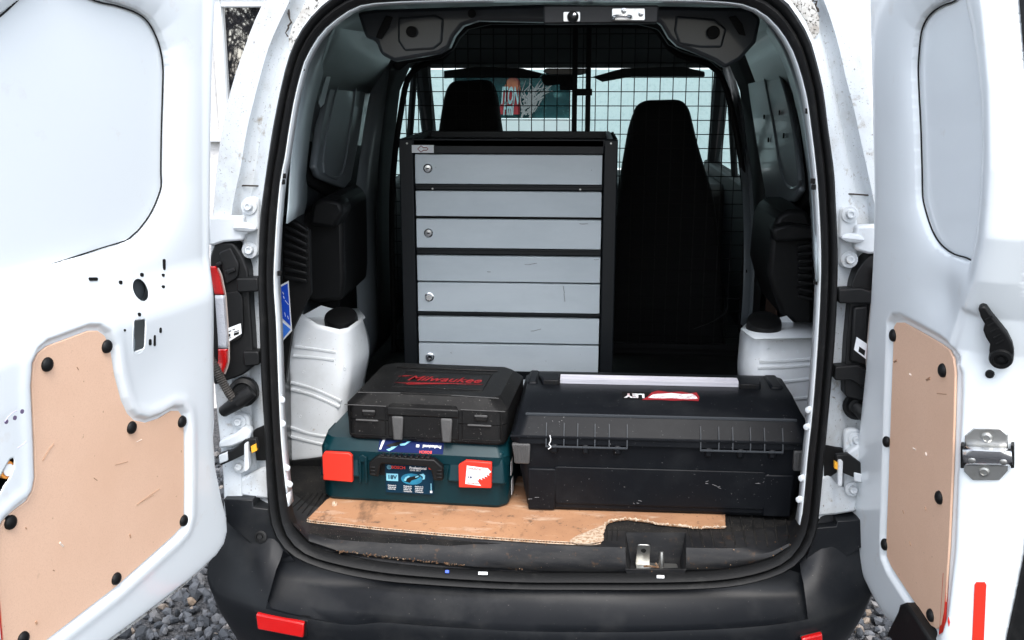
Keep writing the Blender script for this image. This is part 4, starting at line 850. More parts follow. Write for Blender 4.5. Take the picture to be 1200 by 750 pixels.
# outer skin closing the door behind, and its folded hinge edge
L.prism([tuple(p) for p in oL], -.066, -.062).build('outer_skin', M['paint'], dL, bevel=.002)
i1 = 14; edge = oL[:i1+3]
MB().loft([[L.w(u, z, -.026) for u, z in edge], [L.w(u+.004, z, -.040) for u, z in edge], [L.w(u+.002, z, -.058) for u, z in edge]]).build('door_edge', M['paint'], dL, solid=.002)
MB().tube([L.w(u+.014, z+.006, -.020) for u, z in resample(edge[7:], 40)], .003, 6).build('fold_seam', M['sealant'], dL)
# lock bits: knob behind the round hole, amber cap in the oblong slot, print, strip
u, z = L.uv(172, 338); MB().lathe(L.w(u, z, -.03), L.N, [(.03, 0), (.03, .004), (.02, .006), (.001, .006)], 16).build('lock_disc', M['inner'], dL)
for px, py in ((164,398),(168,406)): u, z = L.uv(px, py); L.prism([(u-.006, z-.012), (u+.006, z-.012), (u+.006, z+.012), (u-.006, z+.012)], -.03, -.02).build('lock_clip', M['inner_light'], dL, bevel=.002)
u, z = L.uv(5, 550, -.01); MB().lathe(L.w(u, z, -.012), L.N, [(.013, 0), (.013, .008), (.010, .009), (.010, .008), (.001, .008)], 18).build('lock_cap', M['orange'], dL)
MB().lathe(L.w(u, z, -.003), L.N, [(.009, 0), (.009, .002), (.001, .002)], 16).build('lock_cap', M['white'], dL)
u, z = L.uv(6, 552, -.03); L.prism([(u-.05, z-.07), (u+.05, z-.07), (u+.05, z+.07), (u-.05, z+.07)], -.045, -.04).build('lock_backing', M['hole'], dL)
pm = mat('faint_violet_print', (.42, .40, .55), .6); pd = mat('violet_print', (.12, .09, .16), .6)
pq = MB()
for pts in ([(4,494),(8,488),(14,483),(18,481)], [(19,525),(25,521),(29,517)]): pq.tube([L.w(*L.uv(x, y, .016), .0183) for x, y in pts], .0009, 4)
pq.build('instruction_print', pm, dL)
pq = MB()
for px, py in ((6,494),(16,489.5),(24.5,482)): pq.lathe(L.w(*L.uv(px, py, .016), .0178), L.N, [(.0035, 0), (.0035, .0008), (.0002, .0008)], 8)
pq.build('instruction_print', pd, dL)
u0, z0, n_s = solve(4.5, 701, nL, L); L.prism([(u0, z0), (u0+.034, z0+.002), (u0+.034, z0-.16), (u0-.004, z0-.16)], n_s-.003, n_s+.002).build('reflective_strip', M['red'], dL)

# ---- narrower door, on the right
D = Door((.628, -.02, 0), 95, 1)
_br = np.array([D.uv(x, y) for x, y in ((1138,-60),(1150,0),(1158,100),(1160,200),(1154,280),(1142,330),(1126,370),(1118,410),(1116,460),(1114,560),(1109,660),(1105,760),(1102,830))])
def uB(z): return np.interp(z, _br[::-1, 1], _br[::-1, 0])
KS = 1.7                                              # the lock face slants back from the inner face to the outer skin
def base(u, z):
    x = np.asarray(u)-uB(z); w = .012
    return -KS*np.where(x < -w, 0, np.where(x > w, x, (x+w)**2/(4*w)))
def trb(pts): return np.array([solve(x, y, lambda u, z: float(base(u, z)))[:2] for x, y in pts])
oR = D.tr([(1035,-60),(1028,0),(1031,120),(1033,220),(1032,290),(1028,360),(1022.5,430),(1016,490),(1009.5,550),(1006.5,600),(1007,630),(1011,655),(1020,680),(1032,704),(1046,728)], -.022)
oR = np.vstack([oR, trb([(1060,750),(1078,780),(1096,805),(1118,815),(1138,800),(1154,775),(1165,752),(1176,700),(1186,650),(1192,600),(1196,540),(1198,470),(1198,380),(1196,280),(1192,180),(1186,90),(1178,0),(1172,-60)])])
upR = D.tr([(1120,-2),(1108,3),(1096,10),(1086,21),(1080,36),(1077.5,56),(1076,80),(1077,110),(1079,150),(1080.5,200),(1081,226),(1082,236),(1086,252),(1093,272),(1103,288),(1117,299),(1132,304),(1143,306),(1149,280),(1154,230),(1157,170),(1156,120),(1152,80),(1146,40),(1138,5),(1136,-20)], -.021)
bdR = D.tr([(1043,383),(1046,378),(1054,378),(1076,390),(1098,403),(1107,410),(1112,420),(1114,436),(1113,480),(1111,550),(1107,640),(1102,716),(1099,733),(1093,737),(1086,733),(1060,695),(1040,664),(1035,652),(1034.5,630),(1037,560),(1040,470)])
def hR(P):
    do, _ = sdf(P, oR); du, _ = sdf(P, upR); db, _ = sdf(P, bdR); n = np.zeros(len(P))
    n -= .022*np.exp(np.minimum(do, 0)/.009)
    n += np.where(du > 1e-7, -.014*np.exp(-np.maximum(du, 0)/.025), -.023)
    n += np.where(db > 0, -.011*(1-sstep(db, .004, .018)), -.011)
    ln = uB(P[:, 1])
    n += base(P[:, 0], P[:, 1])
    c = D.uv(1100, 345); n -= .010*np.exp(-(((P[:, 0]-c[0])/.07)**2+((P[:, 1]-c[1])/.05)**2))*(du > 0)
    a = np.array([D.uv(1121, 390), D.uv(1112, 404)]); dl, _ = sdf(P, [a[0]+[.006, .03], a[0]+[.016, .03], a[1]+[.012, -.02], a[1]+[0, -.02]])
    n -= .006*(1-sstep(dl, 0, .012))
    return n
def nR(u, z): return float(hR(np.array([[u, z]]))[0])
dR = D.build_panel(D.panel(oR, [], hR, .0028, [upR, bdR]), 'rear_door', M['paint'], VAN); dR['label'] = 'narrower open rear door with the steel latch and black lever'
def nR(u, z): return float(hR(np.array([[u, z]]))[0])
D.prism(bdR, -.0105, -.0065).build('hardboard_panel', M['board'], dR, bevel=.0012)
for px, py in ((1047,393),(1105,434),(1039,517),(1101,583),(1037,638),(1091,721)):
    u, z = D.uv(px, py, -.006); stud(D, u, z, -.006, dR)
MB().tube([D.w(u, z, float(base(u, z))-.0200) for u, z in inset(resample(upR, 160, True), .0030)], .0014, 6, True).build('window_seal', M['dark'], dR)
sk_n = lambda u, z: min(-.060, float(base(u, z))-.040)
MB().prism([D.w(u, z, -.060-.20*max(u, 0)) for u, z in oR], -D.N*.004).build('outer_skin', M['paint'], dR, bevel=.002)
eR = oR[:16]; MB().loft([[D.w(u, z, -.024) for u, z in eR], [D.w(u+.004, z, -.040) for u, z in eR], [D.w(u+.002, z, -.058) for u, z in eR]]).build('door_edge', M['paint'], dR, solid=.002)
fe = oR[15:]; fb_ = base(fe[:, 0], fe[:, 1])
MB().loft([[D.w(u, z, n-.020) for (u, z), n in zip(fe, fb_)], [D.w(u+.005, z, n-.024) for (u, z), n in zip(fe, fb_)], [D.w(u+.022, z, n-.034) for (u, z), n in zip(fe, fb_)], [D.w(u+.022, z, n-.060) for (u, z), n in zip(fe, fb_)]]).build('edge_seal', M['rubber'], dR, solid=.006)
def on(px, py, ex=0.): u, z, n = solve(px, py, lambda u, z: nR(u, z)); return u, z, n+ex
def sn(px, py):                                       # outward direction of the pressed surface there
    u, z, n = on(px, py); e = .006; a = D.w(u+e, z, nR(u+e, z))-D.w(u-e, z, nR(u-e, z)); b = D.w(u, z+e, nR(u, z+e))-D.w(u, z-e, nR(u, z-e))
    c = np.cross(a, b); c /= np.linalg.norm(c); return c if np.dot(c, CAM-D.w(u, z, n)) > 0 else -c
class Face:                                           # flat frame on the slanted lock face: traced points pushed out along its normal
    def __init__(s, px, py): s.o = D.w(*on(px, py)); s.n = sn(px, py)
    def p(s, px, py, h=0.): d = ray(px, py); t = np.dot(s.o+s.n*h-CAM, s.n)/np.dot(d, s.n); return CAM+d*t
    def prism(s, pts, h0, h1): return MB().prism([s.p(x, y, h1) for x, y in pts], -s.n*(h1-h0))
# lever
F1 = Face(1168, 405)
lv = [(1146,362),(1151,359),(1156,361),(1162,370),(1172,382),(1180,392),(1186,404),(1188,413),(1185,422),(1178,428),(1168,428),(1161,422),(1159,412),(1160,404),(1155,396),(1152,388),(1154,381),(1149,372)]
F1.prism(lv, .004, .018).build('release_lever', M['plastic'], dR, bevel=.003, seg=3)
MB().lathe(F1.p(1174, 413, .0), F1.n, [(.0165, 0), (.0165, .018), (.015, .022), (.010, .0225), (.0095, .017), (.005, .017), (.0045, .020), (.001, .020)], 24).build('lever_hub', M['plastic'], dR)
for k in range(5):
    px, py = 1156+k*3.2, 373+k*7; MB().tube([F1.p(px-1.5, py+2, .0185), F1.p(px+7, py-2.5, .0185)], .0013, 6).build('grip_rib', M['plastic'], dR)
MB().lathe(D.w(*on(1160, 438)), sn(1160, 438), [(.0065, -.001), (.0065, .002), (.005, .003), (.004, .001), (.001, .001)], 16).build('bump_stop', M['rubber'], dR)
# steel latch: octagonal plate with screws, rolled keeper across
F2 = Face(1157, 533)
F2.prism([(1141,502),(1172,502),(1181,510),(1181,552),(1171,563),(1140,563),(1130,553),(1131,511)], -.001, .004).build('latch_plate', M['zinc'], dR, bevel=.0012)
for px, py in ((1156,513),(1153,553)): MB().lathe(F2.p(px, py, .004), F2.n, [(.0085, 0), (.008, .002), (.005, .003), (.0042, .001), (.001, .001)], 18).build('latch_screw', M['zinc'], dR)
ks = []
for t, h_ in ((0, .004), (.03, .016), (.22, .022), (.6, .023), (.85, .019), (.97, .012), (1, .004)):
    ks.append([F2.p(1128+q*(57+t*2), 523+q*3+t*(22-q*2), h_) for q in np.linspace(0, 1, 5)])
MB().loft(ks).build('latch_keeper', M['chrome'], dR, solid=.002, smooth=50)
for px in (1127.5, 1186.5): F2.prism([(px-2,522),(px+2,522),(px+2,549),(px-2,549)], 0, .016).build('latch_cheek', M['plastic'], dR, bevel=.001)
for px, py in ((1139,539),(1176,541)): MB().lathe(F2.p(px, py, .0215), F2.n, [(.0052, 0), (.005, .002), (.003, .003), (.001, .003)], 14).build('latch_rivet', M['zinc'], dR)
# reflective strips and the black corner moulding
def strip(pts, name, m):
    q = []
    for px, py in pts: u, z, n = on(px, py); q.append((u, z, n))
    nn = sn(*pts[0]); MB().prism([D.w(u, z, n)+nn*.0012 for u, z, n in q], -nn*.002).build(name, m, dR, smooth=0)
F3 = Face(1106, 705); F3.prism([(1105,671),(1109,676),(1105,748),(1100,744),(1101,735)], .0005, .0045).build('reflective_strip', M['red'], dR)
strip([(1144,682),(1154,682),(1156,685),(1153,752),(1139,754),(1142,685)], 'reflective_strip', M['red'])
strip([(1112,723),(1113.5,729),(1112.5,734),(1111,728)], 'paint_chip', M['red'])
D.prism(D.tr([(1053,716),(1055,708),(1061,706),(1066,712),(1092,752),(1080,782),(1058,770),(1040,742)], .01), -.02, .012).build('corner_moulding', M['rubber'], dR, bevel=.005)

def scuffs(Dr, parent, lines, n):
    for pts, m, r_ in lines:
        P = [Dr.w(*Dr.uv(x, y, n), n) for x, y in pts]; P = resample(P, 7) if len(P) > 2 else P
        MB().tube(P, r_, 4).build('scuff', M[m], parent)
scuffs(L, dL, [([(160,592),(172,583),(187,573)], 'board_scuff', .0007), ([(163,590),(180,580)], 'board_scuff', .0005), ([(160,518),(166,515)], 'board_pale', .0006), ([(50,540),(57,528),(63,520)], 'board_scuff', .0010), ([(152,626),(153,630)], 'board_scuff', .0016), ([(42,728),(43,731)], 'board_scuff', .0022), ([(70,636),(74,640)], 'board_pale', .0018),
    ([(30,618),(31,620)], 'board_scuff', .0012), ([(90,430),(92,433)], 'board_scuff', .0008), ([(62,668),(64,669)], 'board_scuff', .0008), ([(110,560),(114,563)], 'board_scuff', .0006), ([(135,545),(150,541)], 'board_scuff', .0005)], -.0062)
scuffs(D, dR, [([(1070,525),(1073,527)], 'board_pale', .0014), ([(1085,530),(1086,534)], 'board_pale', .0016), ([(1084,594),(1085,598)], 'board_scuff', .0014), ([(1058,598),(1059,602)], 'board_scuff', .0010), ([(1066,634),(1067,640)], 'board_scuff', .0010), ([(1048,424),(1051,422)], 'board_scuff', .0020), ([(1086,445),(1090,443)], 'board_scuff', .0022), ([(1066,438),(1068,440)], 'board_pale', .0018), ([(1098,461),(1109,462)], 'board_scuff', .0006), ([(1052,690),(1053,693)], 'board_scuff', .0008)], -.0062)
# ------------------------------------------------------------------ drawer cabinet
YC = .86
cx0, cx1 = hy(468, 200, YC)[0], hy(723.5, 200, YC)[0]; czt = hy(596, 163.5, YC)[2]; cz0 = .561; DEP = .47
CAB = thing('drawer_cabinet', 'tall anthracite steel cabinet with grey drawers standing in the load space', 'drawer cabinet', ((cx0+cx1)/2, YC+.2, cz0))
def cz(py): return hy(596, py, YC)[2]
dx0, dx1 = hy(485.5, 200, YC)[0], hy(706.5, 200, YC)[0]
MB().box(cx0, YC+.02, cz0, cx0+.004, YC+DEP, czt).build('side_panel', M['carcass'], CAB)
MB().box(cx1-.004, YC+.02, cz0, cx1, YC+DEP, czt).build('side_panel', M['carcass'], CAB)
MB().box(cx0+.004, YC+DEP-.004, cz0, cx1-.004, YC+DEP, czt-.002).build('back_panel', M['carcass'], CAB)
MB().box(cx0+.005, YC+.03, czt-.022, cx1-.005, YC+DEP-.005, czt-.018).build('top_tray', M['carcass'], CAB)
for y0, y1 in ((YC, YC+.012), (YC+DEP-.016, YC+DEP-.004)): MB().box(cx0+.012, y0+.001, czt-.02, cx1-.012, y1, czt+.0015).build('top_lip', M['carcass'], CAB, bevel=.002)
for x0, x1, n in ((cx0, dx0-.002, 1), (dx1+.002, cx1, 2)):
    MB().box(x0, YC, cz0, x1, YC+.022, czt).build('post', M['carcass'], CAB, bevel=.003)
for xa, xb in ((cx0+.012, cx0+.024), (cx1-.024, cx1-.012)): MB().box(xa, YC+.02, czt-.012, xb, YC+DEP-.02, czt+.001).build('tray_rail', M['carcass' if xa < 0 else 'alu'], CAB, bevel=.001)
MB().box(dx0-.002, YC+.001, cz(180.5), dx1+.002, YC+.022, czt-.0005).build('top_rail', M['carcass'], CAB, bevel=.002)
DR = [(181.5,216,1),(224.5,254.2,0),(257.5,291.3,1),(300.5,330.6,0),(332.4,366.2,2),(372.5,402.2,0),(404.2,435.2,2),(446,474,0)]
for y0, y1 in ((216.5,224),(291.8,300),(366.7,372),(435.7,445.5)):
    z1, z0 = cz(y0), cz(y1); MB().box(dx0-.001, YC+.012, z0, dx1+.001, YC+.03, z1).build('rail', M['carcass'], CAB, bevel=.003)
    MB().box(dx0-.001, YC+.004, z1-.006, dx1+.001, YC+.012, z1-.001).build('rail_lip', M['carcass'], CAB, bevel=.001)
MB().box(dx0, YC+.03, cz0, dx1, YC+.035, czt-.03).build('inner_back', M['dark'], CAB)
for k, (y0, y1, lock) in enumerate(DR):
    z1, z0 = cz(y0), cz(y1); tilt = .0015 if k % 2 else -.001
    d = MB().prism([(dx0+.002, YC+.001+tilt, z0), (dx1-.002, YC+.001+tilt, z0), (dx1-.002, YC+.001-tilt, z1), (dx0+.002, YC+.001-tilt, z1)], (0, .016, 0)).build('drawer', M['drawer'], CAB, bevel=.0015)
    if lock:
        p = hy(501.5+k*.4, (y0+y1)/2-1.5, YC); 
        if lock == 1:
            MB().lathe(p, (0, -1, 0), [(.0125, -.002), (.0125, .003), (.0105, .0045), (.0095, .003), (.0085, .0045), (.001, .005)], 20).build('lock', M['chrome'], d)
            MB().box(p[0]-.0045, p[1]-.0056, p[2]-.0014, p[0]+.0045, p[1]-.004, p[2]+.0014).build('keyhole', M['hole'], d)
        else:
            MB().lathe(p, (.1, -1, .05), [(.0125, -.002), (.0125, .002), (.009, .003), (.009, .014), (.008, .016), (.003, .016), (.002, .013), (.001, .013)], 20).build('lock', M['chrome'], d)
for px, py, dx, dy in ((660,335,1.5,9),(661,344,1,10),(615,310,14,-1),(622,388,12,-2),(618,310,9,-1),(640,470,9,1),(571,318,4,1),(679,262,10,.6),(696,304,6,.3),(528,413,1.5,1)):
    MB().tube(resample([hy(px+dx*f_, py+dy*f_+.4*math.sin(f_*5), YC-.0006) for f_ in (0, .33, .66, 1)], 8), .00055, 4).build('scratch', M['scratch'], CAB)
for px, py in ((477,168),(716,168),(507,221),(680,222)): MB().lathe(hy(px, py, YC+(.0 if py < 200 else .011)), (0, -1, 0), [(.003, 0), (.0025, .0015), (.0005, .0015)], 8).build('screw', M['zinc'], CAB)
p0, p1 = hy(482.8, 179, YC), hy(508.3, 170, YC); bd = MB().box(p0[0], YC-.0016, p0[2], p1[0], YC-.0002, p1[2]).build('badge', M['white'], CAB)
lg = [hy(x, y, YC-.0022) for x, y in ((489.5,174.5),(493.3,170.8),(496.2,173.2),(500,173),(501.7,174.5),(500,176),(496.2,176),(493.3,178.3))]; MB().tube(lg, .0011, 4, True).build('badge_print', M['sign_red'], bd)

# ------------------------------------------------------------------ cardboard sheet on the floor
CB = [(383,588),(362,609),(362.5,612),(400,616),(450,621.5),(500,626),(560,631),(610,634.5),(650,637),(690,638.5),(704,637),(706,633),(705.5,628),(708,622),(709,617),(714,613),(722,611),(735,609.5),(745,611),(758,612.5),(772,615.5),(790,617),(806,618.5),(815,620),(832,619.5),(850,619.5),(849.5,603),(849,570),(600,560),(420,566)]
cb3 = [hz(x, y, .5625) for x, y in CB]
cpts = resample(cb3, 10)                              # outline kept crisp
top_ = [tuple(p+np.array([0, 0, .0048])) for p in cb3]
cbd = MB().prism(cb3, (0, 0, .0052)).build('cardboard_sheet', M['card'], None, smooth=0)
tag(cbd, 'torn brown corrugated cardboard lying on the load floor under the cases', 'cardboard')
cr = MB(); edge = resample(cb3[1:11], 220)            # fluting in the cut front edge
for k in range(0, 219):
    p = edge[k]+np.array([0, -.0004, .0026]); s_ = .0014
    if k % 2: cr.box(p[0]-s_*.6, p[1]-.0006, p[2]-.0016, p[0]+s_*.6, p[1]+.001, p[2]+.0016)
cr.build('fluting', M['hole'], cbd, smooth=0)
e_ = resample(cb3[1:11], 60); MB().tube([p+np.array([0, -.0006, .0050]) for p in e_], .0009, 5).build('edge_ply', M['card_torn'], cbd)
e_ = resample(cb3[1:11], 60); MB().tube([p+np.array([0, -.0010, .0008]) for p in e_], .0011, 5).build('edge_ply', M['card_torn'], cbd)
te = resample(cb3[10:26], 110); te = te+rng.normal(0, .0011, te.shape)
MB().tube([p+np.array([0, -.001, .004]) for p in te], [.0012+.0022*rng.random() for _ in te], 6).build('torn_edge', M['card_torn'], cbd)
tp = [hz(x, y, .5678) for x, y in ((668,634),(676,628),(690,623),(702,617),(709,615),(706,626),(706,634),(690,638),(674,637))]
MB().prism([p+rng.normal(0, .001, 3)*[1, 1, 0] for p in tp], (0, 0, .0012)).build('torn_ply', M['card_torn'], cbd, smooth=0)
p = hz(392, 592, .568); MB().lathe(p, (0, 0, 1), [(.006, 0), (.0055, .006), (.003, .009), (.001, .009)], 8).build('paper_scrap', M['card_torn'], cbd)

# ------------------------------------------------------------------ helpers for moulded cases
def ring(x0, y0, x1, y1, z, ch, n=2):
    return [(x, y, z) for x, y in rounded([(x0+ch, y0, .006), (x1-ch, y0, .006), (x1, y0+ch, .006), (x1, y1-ch, .006), (x1-ch, y1, .006), (x0+ch, y1, .006), (x0, y1-ch, .006), (x0, y0+ch, .006)], .006, n)]
def T_at(p, ang): return Matrix.Translation(Vector(p)) @ Matrix.Rotation(ang, 4, 'Z')
def fpoly(mb, pts, y0, y1): return mb.prism([(x, y0, z) for x, z in pts], (0, y1-y0, 0))

# ------------------------------------------------------------------ teal power tool case with red latches
zb = .5690
pL, pR = hz(376.5, 584.5, zb), hz(595.5, 596.5, zb); ang = math.atan2(pR[1]-pL[1], pR[0]-pL[0]); BW = float(np.hypot(*(pR-pL)[:2])); TB = T_at(pL, ang)
BOX = thing('power_tool_case', 'teal hard tool case with red latches lying on the cardboard', 'tool case', pL)
m = MB(TB); m.rings([ring(.006, .006, BW-.006, .345, 0, .018), ring(.002, .002, BW-.002, .35, .006, .02), ring(0, 0, BW, .352, .095, .02)]); m.build('case_base', M['teal'], BOX, smooth=30)
m = MB(TB); m.rings([ring(-.001, -.001, BW+.001, .353, .097, .02), ring(-.001, -.001, BW+.001, .353, .118, .02), ring(.006, .016, BW-.006, .345, .142, .022), ring(.03, .045, BW-.03, .32, .143, .02)]); lid = m.build('case_lid', M['teal'], BOX, smooth=30)
MB(TB).box(.012, .01, .0945, BW-.012, .34, .0975).build('case_gap', M['hole'], BOX)
k_ = BW/.43
def bx(u): return u*k_
for x0, x1 in ((.001, .098), (.292, .427)):
    m = MB(TB); m.rings([[(bx(x), y, z) for x, y, z in q] for q in ([(x0, .004, .058), (x1, .004, .058), (x1, .03, .13), (x0, .03, .13)], [(x0+.003, -.010, .060), (x1-.003, -.010, .060), (x1-.012, .006, .126), (x0+.008, .006, .126)])]); m.build('latch_mount', M['teal'], BOX, bevel=.004)
for pts, lab in (([(.012,.052),(.080,.050),(.081,.112),(.074,.118),(.018,.118),(.012,.110)], 'plain'), ([(.322,.051),(.395,.053),(.396,.112),(.339,.114),(.322,.103)], 'label')):
    m = MB(TB); fpoly(m, [(bx(x), z) for x, z in pts], -.017, -.006); la = m.build('latch', M['red'], BOX, bevel=.002)
    if lab == 'label':
        m = MB(TB); tooth = [(.337,.061),(.341,.103),(.388,.099),(.395,.091)]
        zz = [(.389,.087),(.391,.083),(.384,.084),(.386,.079),(.379,.081),(.381,.075),(.374,.078),(.375,.072),(.368,.075),(.367,.070),(.362,.073),(.372,.058)]
        fpoly(m, [(bx(x), z) for x, z in tooth+zz], -.0178, -.0168); m.build('latch_label', M['white'], la, smooth=0)
        T = TB @ frame((bx(.358), -.0181, .0965), (1, 0, -.08), (0, 0, 1)); text('latch_print', 'GARANTIE', .0058, T, M['red'], la)
        m = MB(TB)
        for i in range(4):
            for j in range(4):
                if (i*3+j*5+i*j) % 3: m.box(bx(.343)+i*.0022, -.0183, .072+j*.0024, bx(.343)+i*.0022+.002, -.0177, .074+j*.0024)
        m.build('latch_print', M['label_top'], la, smooth=0)
        T = TB @ frame((bx(.355), -.0181, .0635), (1, 0, -.05), (0, 0, 1)); text('latch_print', 'service.com', .0055, T, M['red'], la)
for x0 in (.092, .106): MB(TB).prism([(bx(x0), -.002, .045), (bx(x0+.006), -.002, .045), (bx(x0+.006), -.002, .108), (bx(x0), -.002, .108)], (0, -.006, 0)).build('case_rib', M['teal'], BOX, bevel=.002)
MB(TB).cyl((bx(.102), -.008, .103), (bx(.102), -.001, .103), .008, 16).build('case_rib', M['teal'], BOX, bevel=.001)
# carrying handle
m = MB(TB); fpoly(m, [(bx(.122),.102),(bx(.142),.118),(bx(.270),.116),(bx(.288),.100),(bx(.288),.068),(bx(.268),.068),(bx(.262),.092),(bx(.254),.099),(bx(.152),.101),(bx(.146),.094),(bx(.143),.070),(bx(.122),.072)], -.026, -.008); hd = m.build('carrying_handle', M['plastic'], BOX, bevel=.003)
for i in range(9): MB(TB).box(bx(.150)+i*.0125, -.0262, .1165, bx(.150)+i*.0125+.0075, -.008, .1205).build('grip', M['plastic'], hd, bevel=.0015)
for xx in (.128, .279):
    for i in range(3): MB(TB).box(bx(xx)-.004, -.0282, .074+i*.008, bx(xx)+.008, -.025, .0775+i*.008).build('grip', M['plastic'], hd, bevel=.001)
MB(TB).box(bx(.14), -.0035, .066, bx(.272), -.0005, .1).build('handle_recess', M['dark'], BOX)
# printed label on the front
lx0, lx1 = bx(.153), bx(.262)
m = MB(TB); fpoly(m, [(lx0,.026),(lx1,.026),(lx1,.092),(lx0,.092)], -.0042, -.0036); fl_ = m.build('front_label', M['label'], BOX, smooth=0)
def ft(x, z, y=-.0045): return TB @ frame((bx(x), y, z), (1, 0, 0), (0, 0, 1))
text('label_print', 'BOSCH', .0092, ft(.183, .0855), M['red'], fl_, bold=.0002, sx=1.05)
m = MB(TB); m.tube([(bx(.162)+.0045*math.cos(t), -.0044, .0855+.0045*math.sin(t)) for t in np.linspace(0, 6.283, 17)[:-1]], .0006, 4, True); m.tube([(bx(.162)-.0015, -.0044, .0825), (bx(.162)-.0015, -.0044, .0885)], .0005, 4); m.tube([(bx(.162)+.0015, -.0044, .0825), (bx(.162)+.0015, -.0044, .0885)], .0005, 4); m.build('label_print', M['cyan'], fl_)
text('label_print', 'Professional', .0078, ft(.228, .0862), M['white'], fl_, bold=.0002)
text('label_print', 'GWS 18V-7', .0050, ft(.222, .0805), M['white'], fl_)
MB(TB).box(bx(.252), -.0046, .0845, bx(.259), -.0042, .0885).build('label_print', M['red'], fl_, smooth=0)
MB(TB).box(bx(.155), -.0046, .0535, bx(.182), -.0042, .0705).build('label_print', M['cyan'], fl_, smooth=0); text('label_print', '18V', .013, ft(.1685, .0620, -.005), M['label'], fl_, bold=.0003)
m = MB(TB); fpoly(m, [(bx(.213)+.024*math.cos(t), .060+.013*math.sin(t)) for t in np.linspace(0, 6.283, 25)[:-1]], -.0046, -.0043); m.build('label_print', M['cyan_mid'], fl_, smooth=0)
m = MB(TB); fpoly(m, [(bx(.196),.054),(bx(.199),.060),(bx(.206),.064),(bx(.212),.0655),(bx(.222),.068),(bx(.230),.071),(bx(.232),.066),(bx(.224),.061),(bx(.213),.057),(bx(.208),.051),(bx(.203),.053)], -.0051, -.0047); m.build('label_print', M['dark'], fl_, smooth=0)
m = MB(TB); fpoly(m, [(bx(.231),.0715),(bx(.240),.0745),(bx(.244),.070),(bx(.243),.062),(bx(.238),.060),(bx(.239),.067),(bx(.235),.070)], -.0054, -.0050); fpoly(m, [(bx(.195),.056),(bx(.199),.064),(bx(.206),.068),(bx(.210),.066),(bx(.202),.061),(bx(.200),.055)], -.0054, -.0050); fpoly(m, [(bx(.221),.066),(bx(.229),.0695),(bx(.229),.0665),(bx(.222),.064)], -.0054, -.005); m.build('label_print', M['cyan'], fl_, smooth=0)
for x0, n in ((.158, 3), (.194, 4), (.220, 4)):
    for i in range(n): text('label_print', ['Meuleuse d’angle', 'Angle grinder', 'Haakse slijper', 'Winkelschleifer'][i][:12], .0036, TB @ frame((bx(x0), -.0045, .043-i*.0042), (1, 0, 0), (0, 0, 1)), M['white'], fl_, align='LEFT')
MB(TB).box(bx(.2545), -.0046, .030, bx(.2595), -.0042, .035).build('label_print', M['white'], fl_, smooth=0); MB(TB).box(bx(.2562), -.0046, .036, bx(.2578), -.0042, .052).build('label_print', M['cyan'], fl_, smooth=0)
# blue label on the sloping lid edge and top
sl_ = math.atan2(.024, .017)
def lidp(x, s): return Vector((bx(x), -.001+.017*s, .118+.024*s))
nx = Vector((0, -.024, .017)).normalized()
tl_ = MB(TB); a_ = [lidp(.137, .05)+nx*.0006, lidp(.284, .05)+nx*.0006, lidp(.284, 1.0)+nx*.0006, lidp(.137, 1.0)+nx*.0006]; tl_.prism(a_, nx*.0006); tlb = tl_.build('lid_label', M['label_top'], BOX, smooth=0)
def lt(x, s, up=1): return TB @ frame(lidp(x, s)+nx*.0015, (up, 0, 0), (0, up*.017, up*.024))
text('label_print', 'Professional', .0085, lt(.258, .60, -1), M['white'], tlb, bold=.0002, sy=1.1)
text('label_print', 'BOSCH', .0085, lt(.245, .16, -1), M['red'], tlb, bold=.0003)
def lpoly(mm, pts, e0=.0013): mm.prism([lidp(x, s)+nx*e0 for x, s in pts], nx*.0004)
m = MB(TB); lpoly(m, [(.139,.2),(.143,.2),(.150,.95),(.144,.95)]); lpoly(m, [(.222,.50),(.229,.50),(.229,.70),(.222,.70)]); m.build('label_print', M['white'], tlb, smooth=0)
m = MB(TB); lpoly(m, [(.155,.2),(.165,.35),(.166,.6),(.180,.75),(.182,.6),(.172,.3),(.162,.1)]); lpoly(m, [(.186,.55),(.196,.6),(.210,.95),(.204,.98),(.196,.75),(.184,.7)]); m.build('label_print', M['cyan'], tlb, smooth=0)
m = MB(TB); lpoly(m, [(.152,.5),(.160,.62),(.185,.9),(.192,.85),(.178,.5),(.164,.42)], .0018); m.build('label_print', M['dark'], tlb, smooth=0)
for y_, z_ in ((.04,.062),(.05,.012)): MB(TB).box(BW, y_, z_, BW+.0012, y_+.03, z_+.035).build('side_sticker', M['white'], BOX, bevel=.0004)
MB(TB).prism([(-.012, .10, .098), (0, .10, .085), (0, .16, .085), (-.012, .16, .098), ], (0, 0, .03)).build('side_clip', M['teal'], BOX, bevel=.003)

# ------------------------------------------------------------------ worn black case on top of it
zt = zb+.1432
pL, pR = hz(407, 514, zt), hz(589, 523, zt); ang = math.atan2(pR[1]-pL[1], pR[0]-pL[0]); MW = float(np.hypot(*(pR-pL)[:2]))+.006; TM = T_at(pL, ang)
CASE = thing('black_tool_case', 'worn black power tool case with red lettering stacked on the teal case', 'tool case', pL)
m = MB(TM); m.rings([ring(.004, .004, MW-.004, .285, 0, .012), ring(0, 0, MW, .29, .006, .014), ring(-.002, 0, MW+.002, .292, .046, .016)]); m.build('case_base', M['case'], CASE, smooth=30)
m = MB(TM); m.rings([ring(-.003, -.001, MW+.003, .293, .048, .016), ring(-.003, -.001, MW+.003, .293, .078, .018), ring(.018, .024, MW-.018, .275, .100, .024), ring(.05, .05, MW-.05, .255, .1005, .02)]); m.build('case_lid', M['case'], CASE, smooth=30)
MB(TM).box(.006, .004, .0455, MW-.006, .285, .0485).build('case_gap', M['hole'], CASE)
q_ = MW/.352
def mx(u): return u*q_
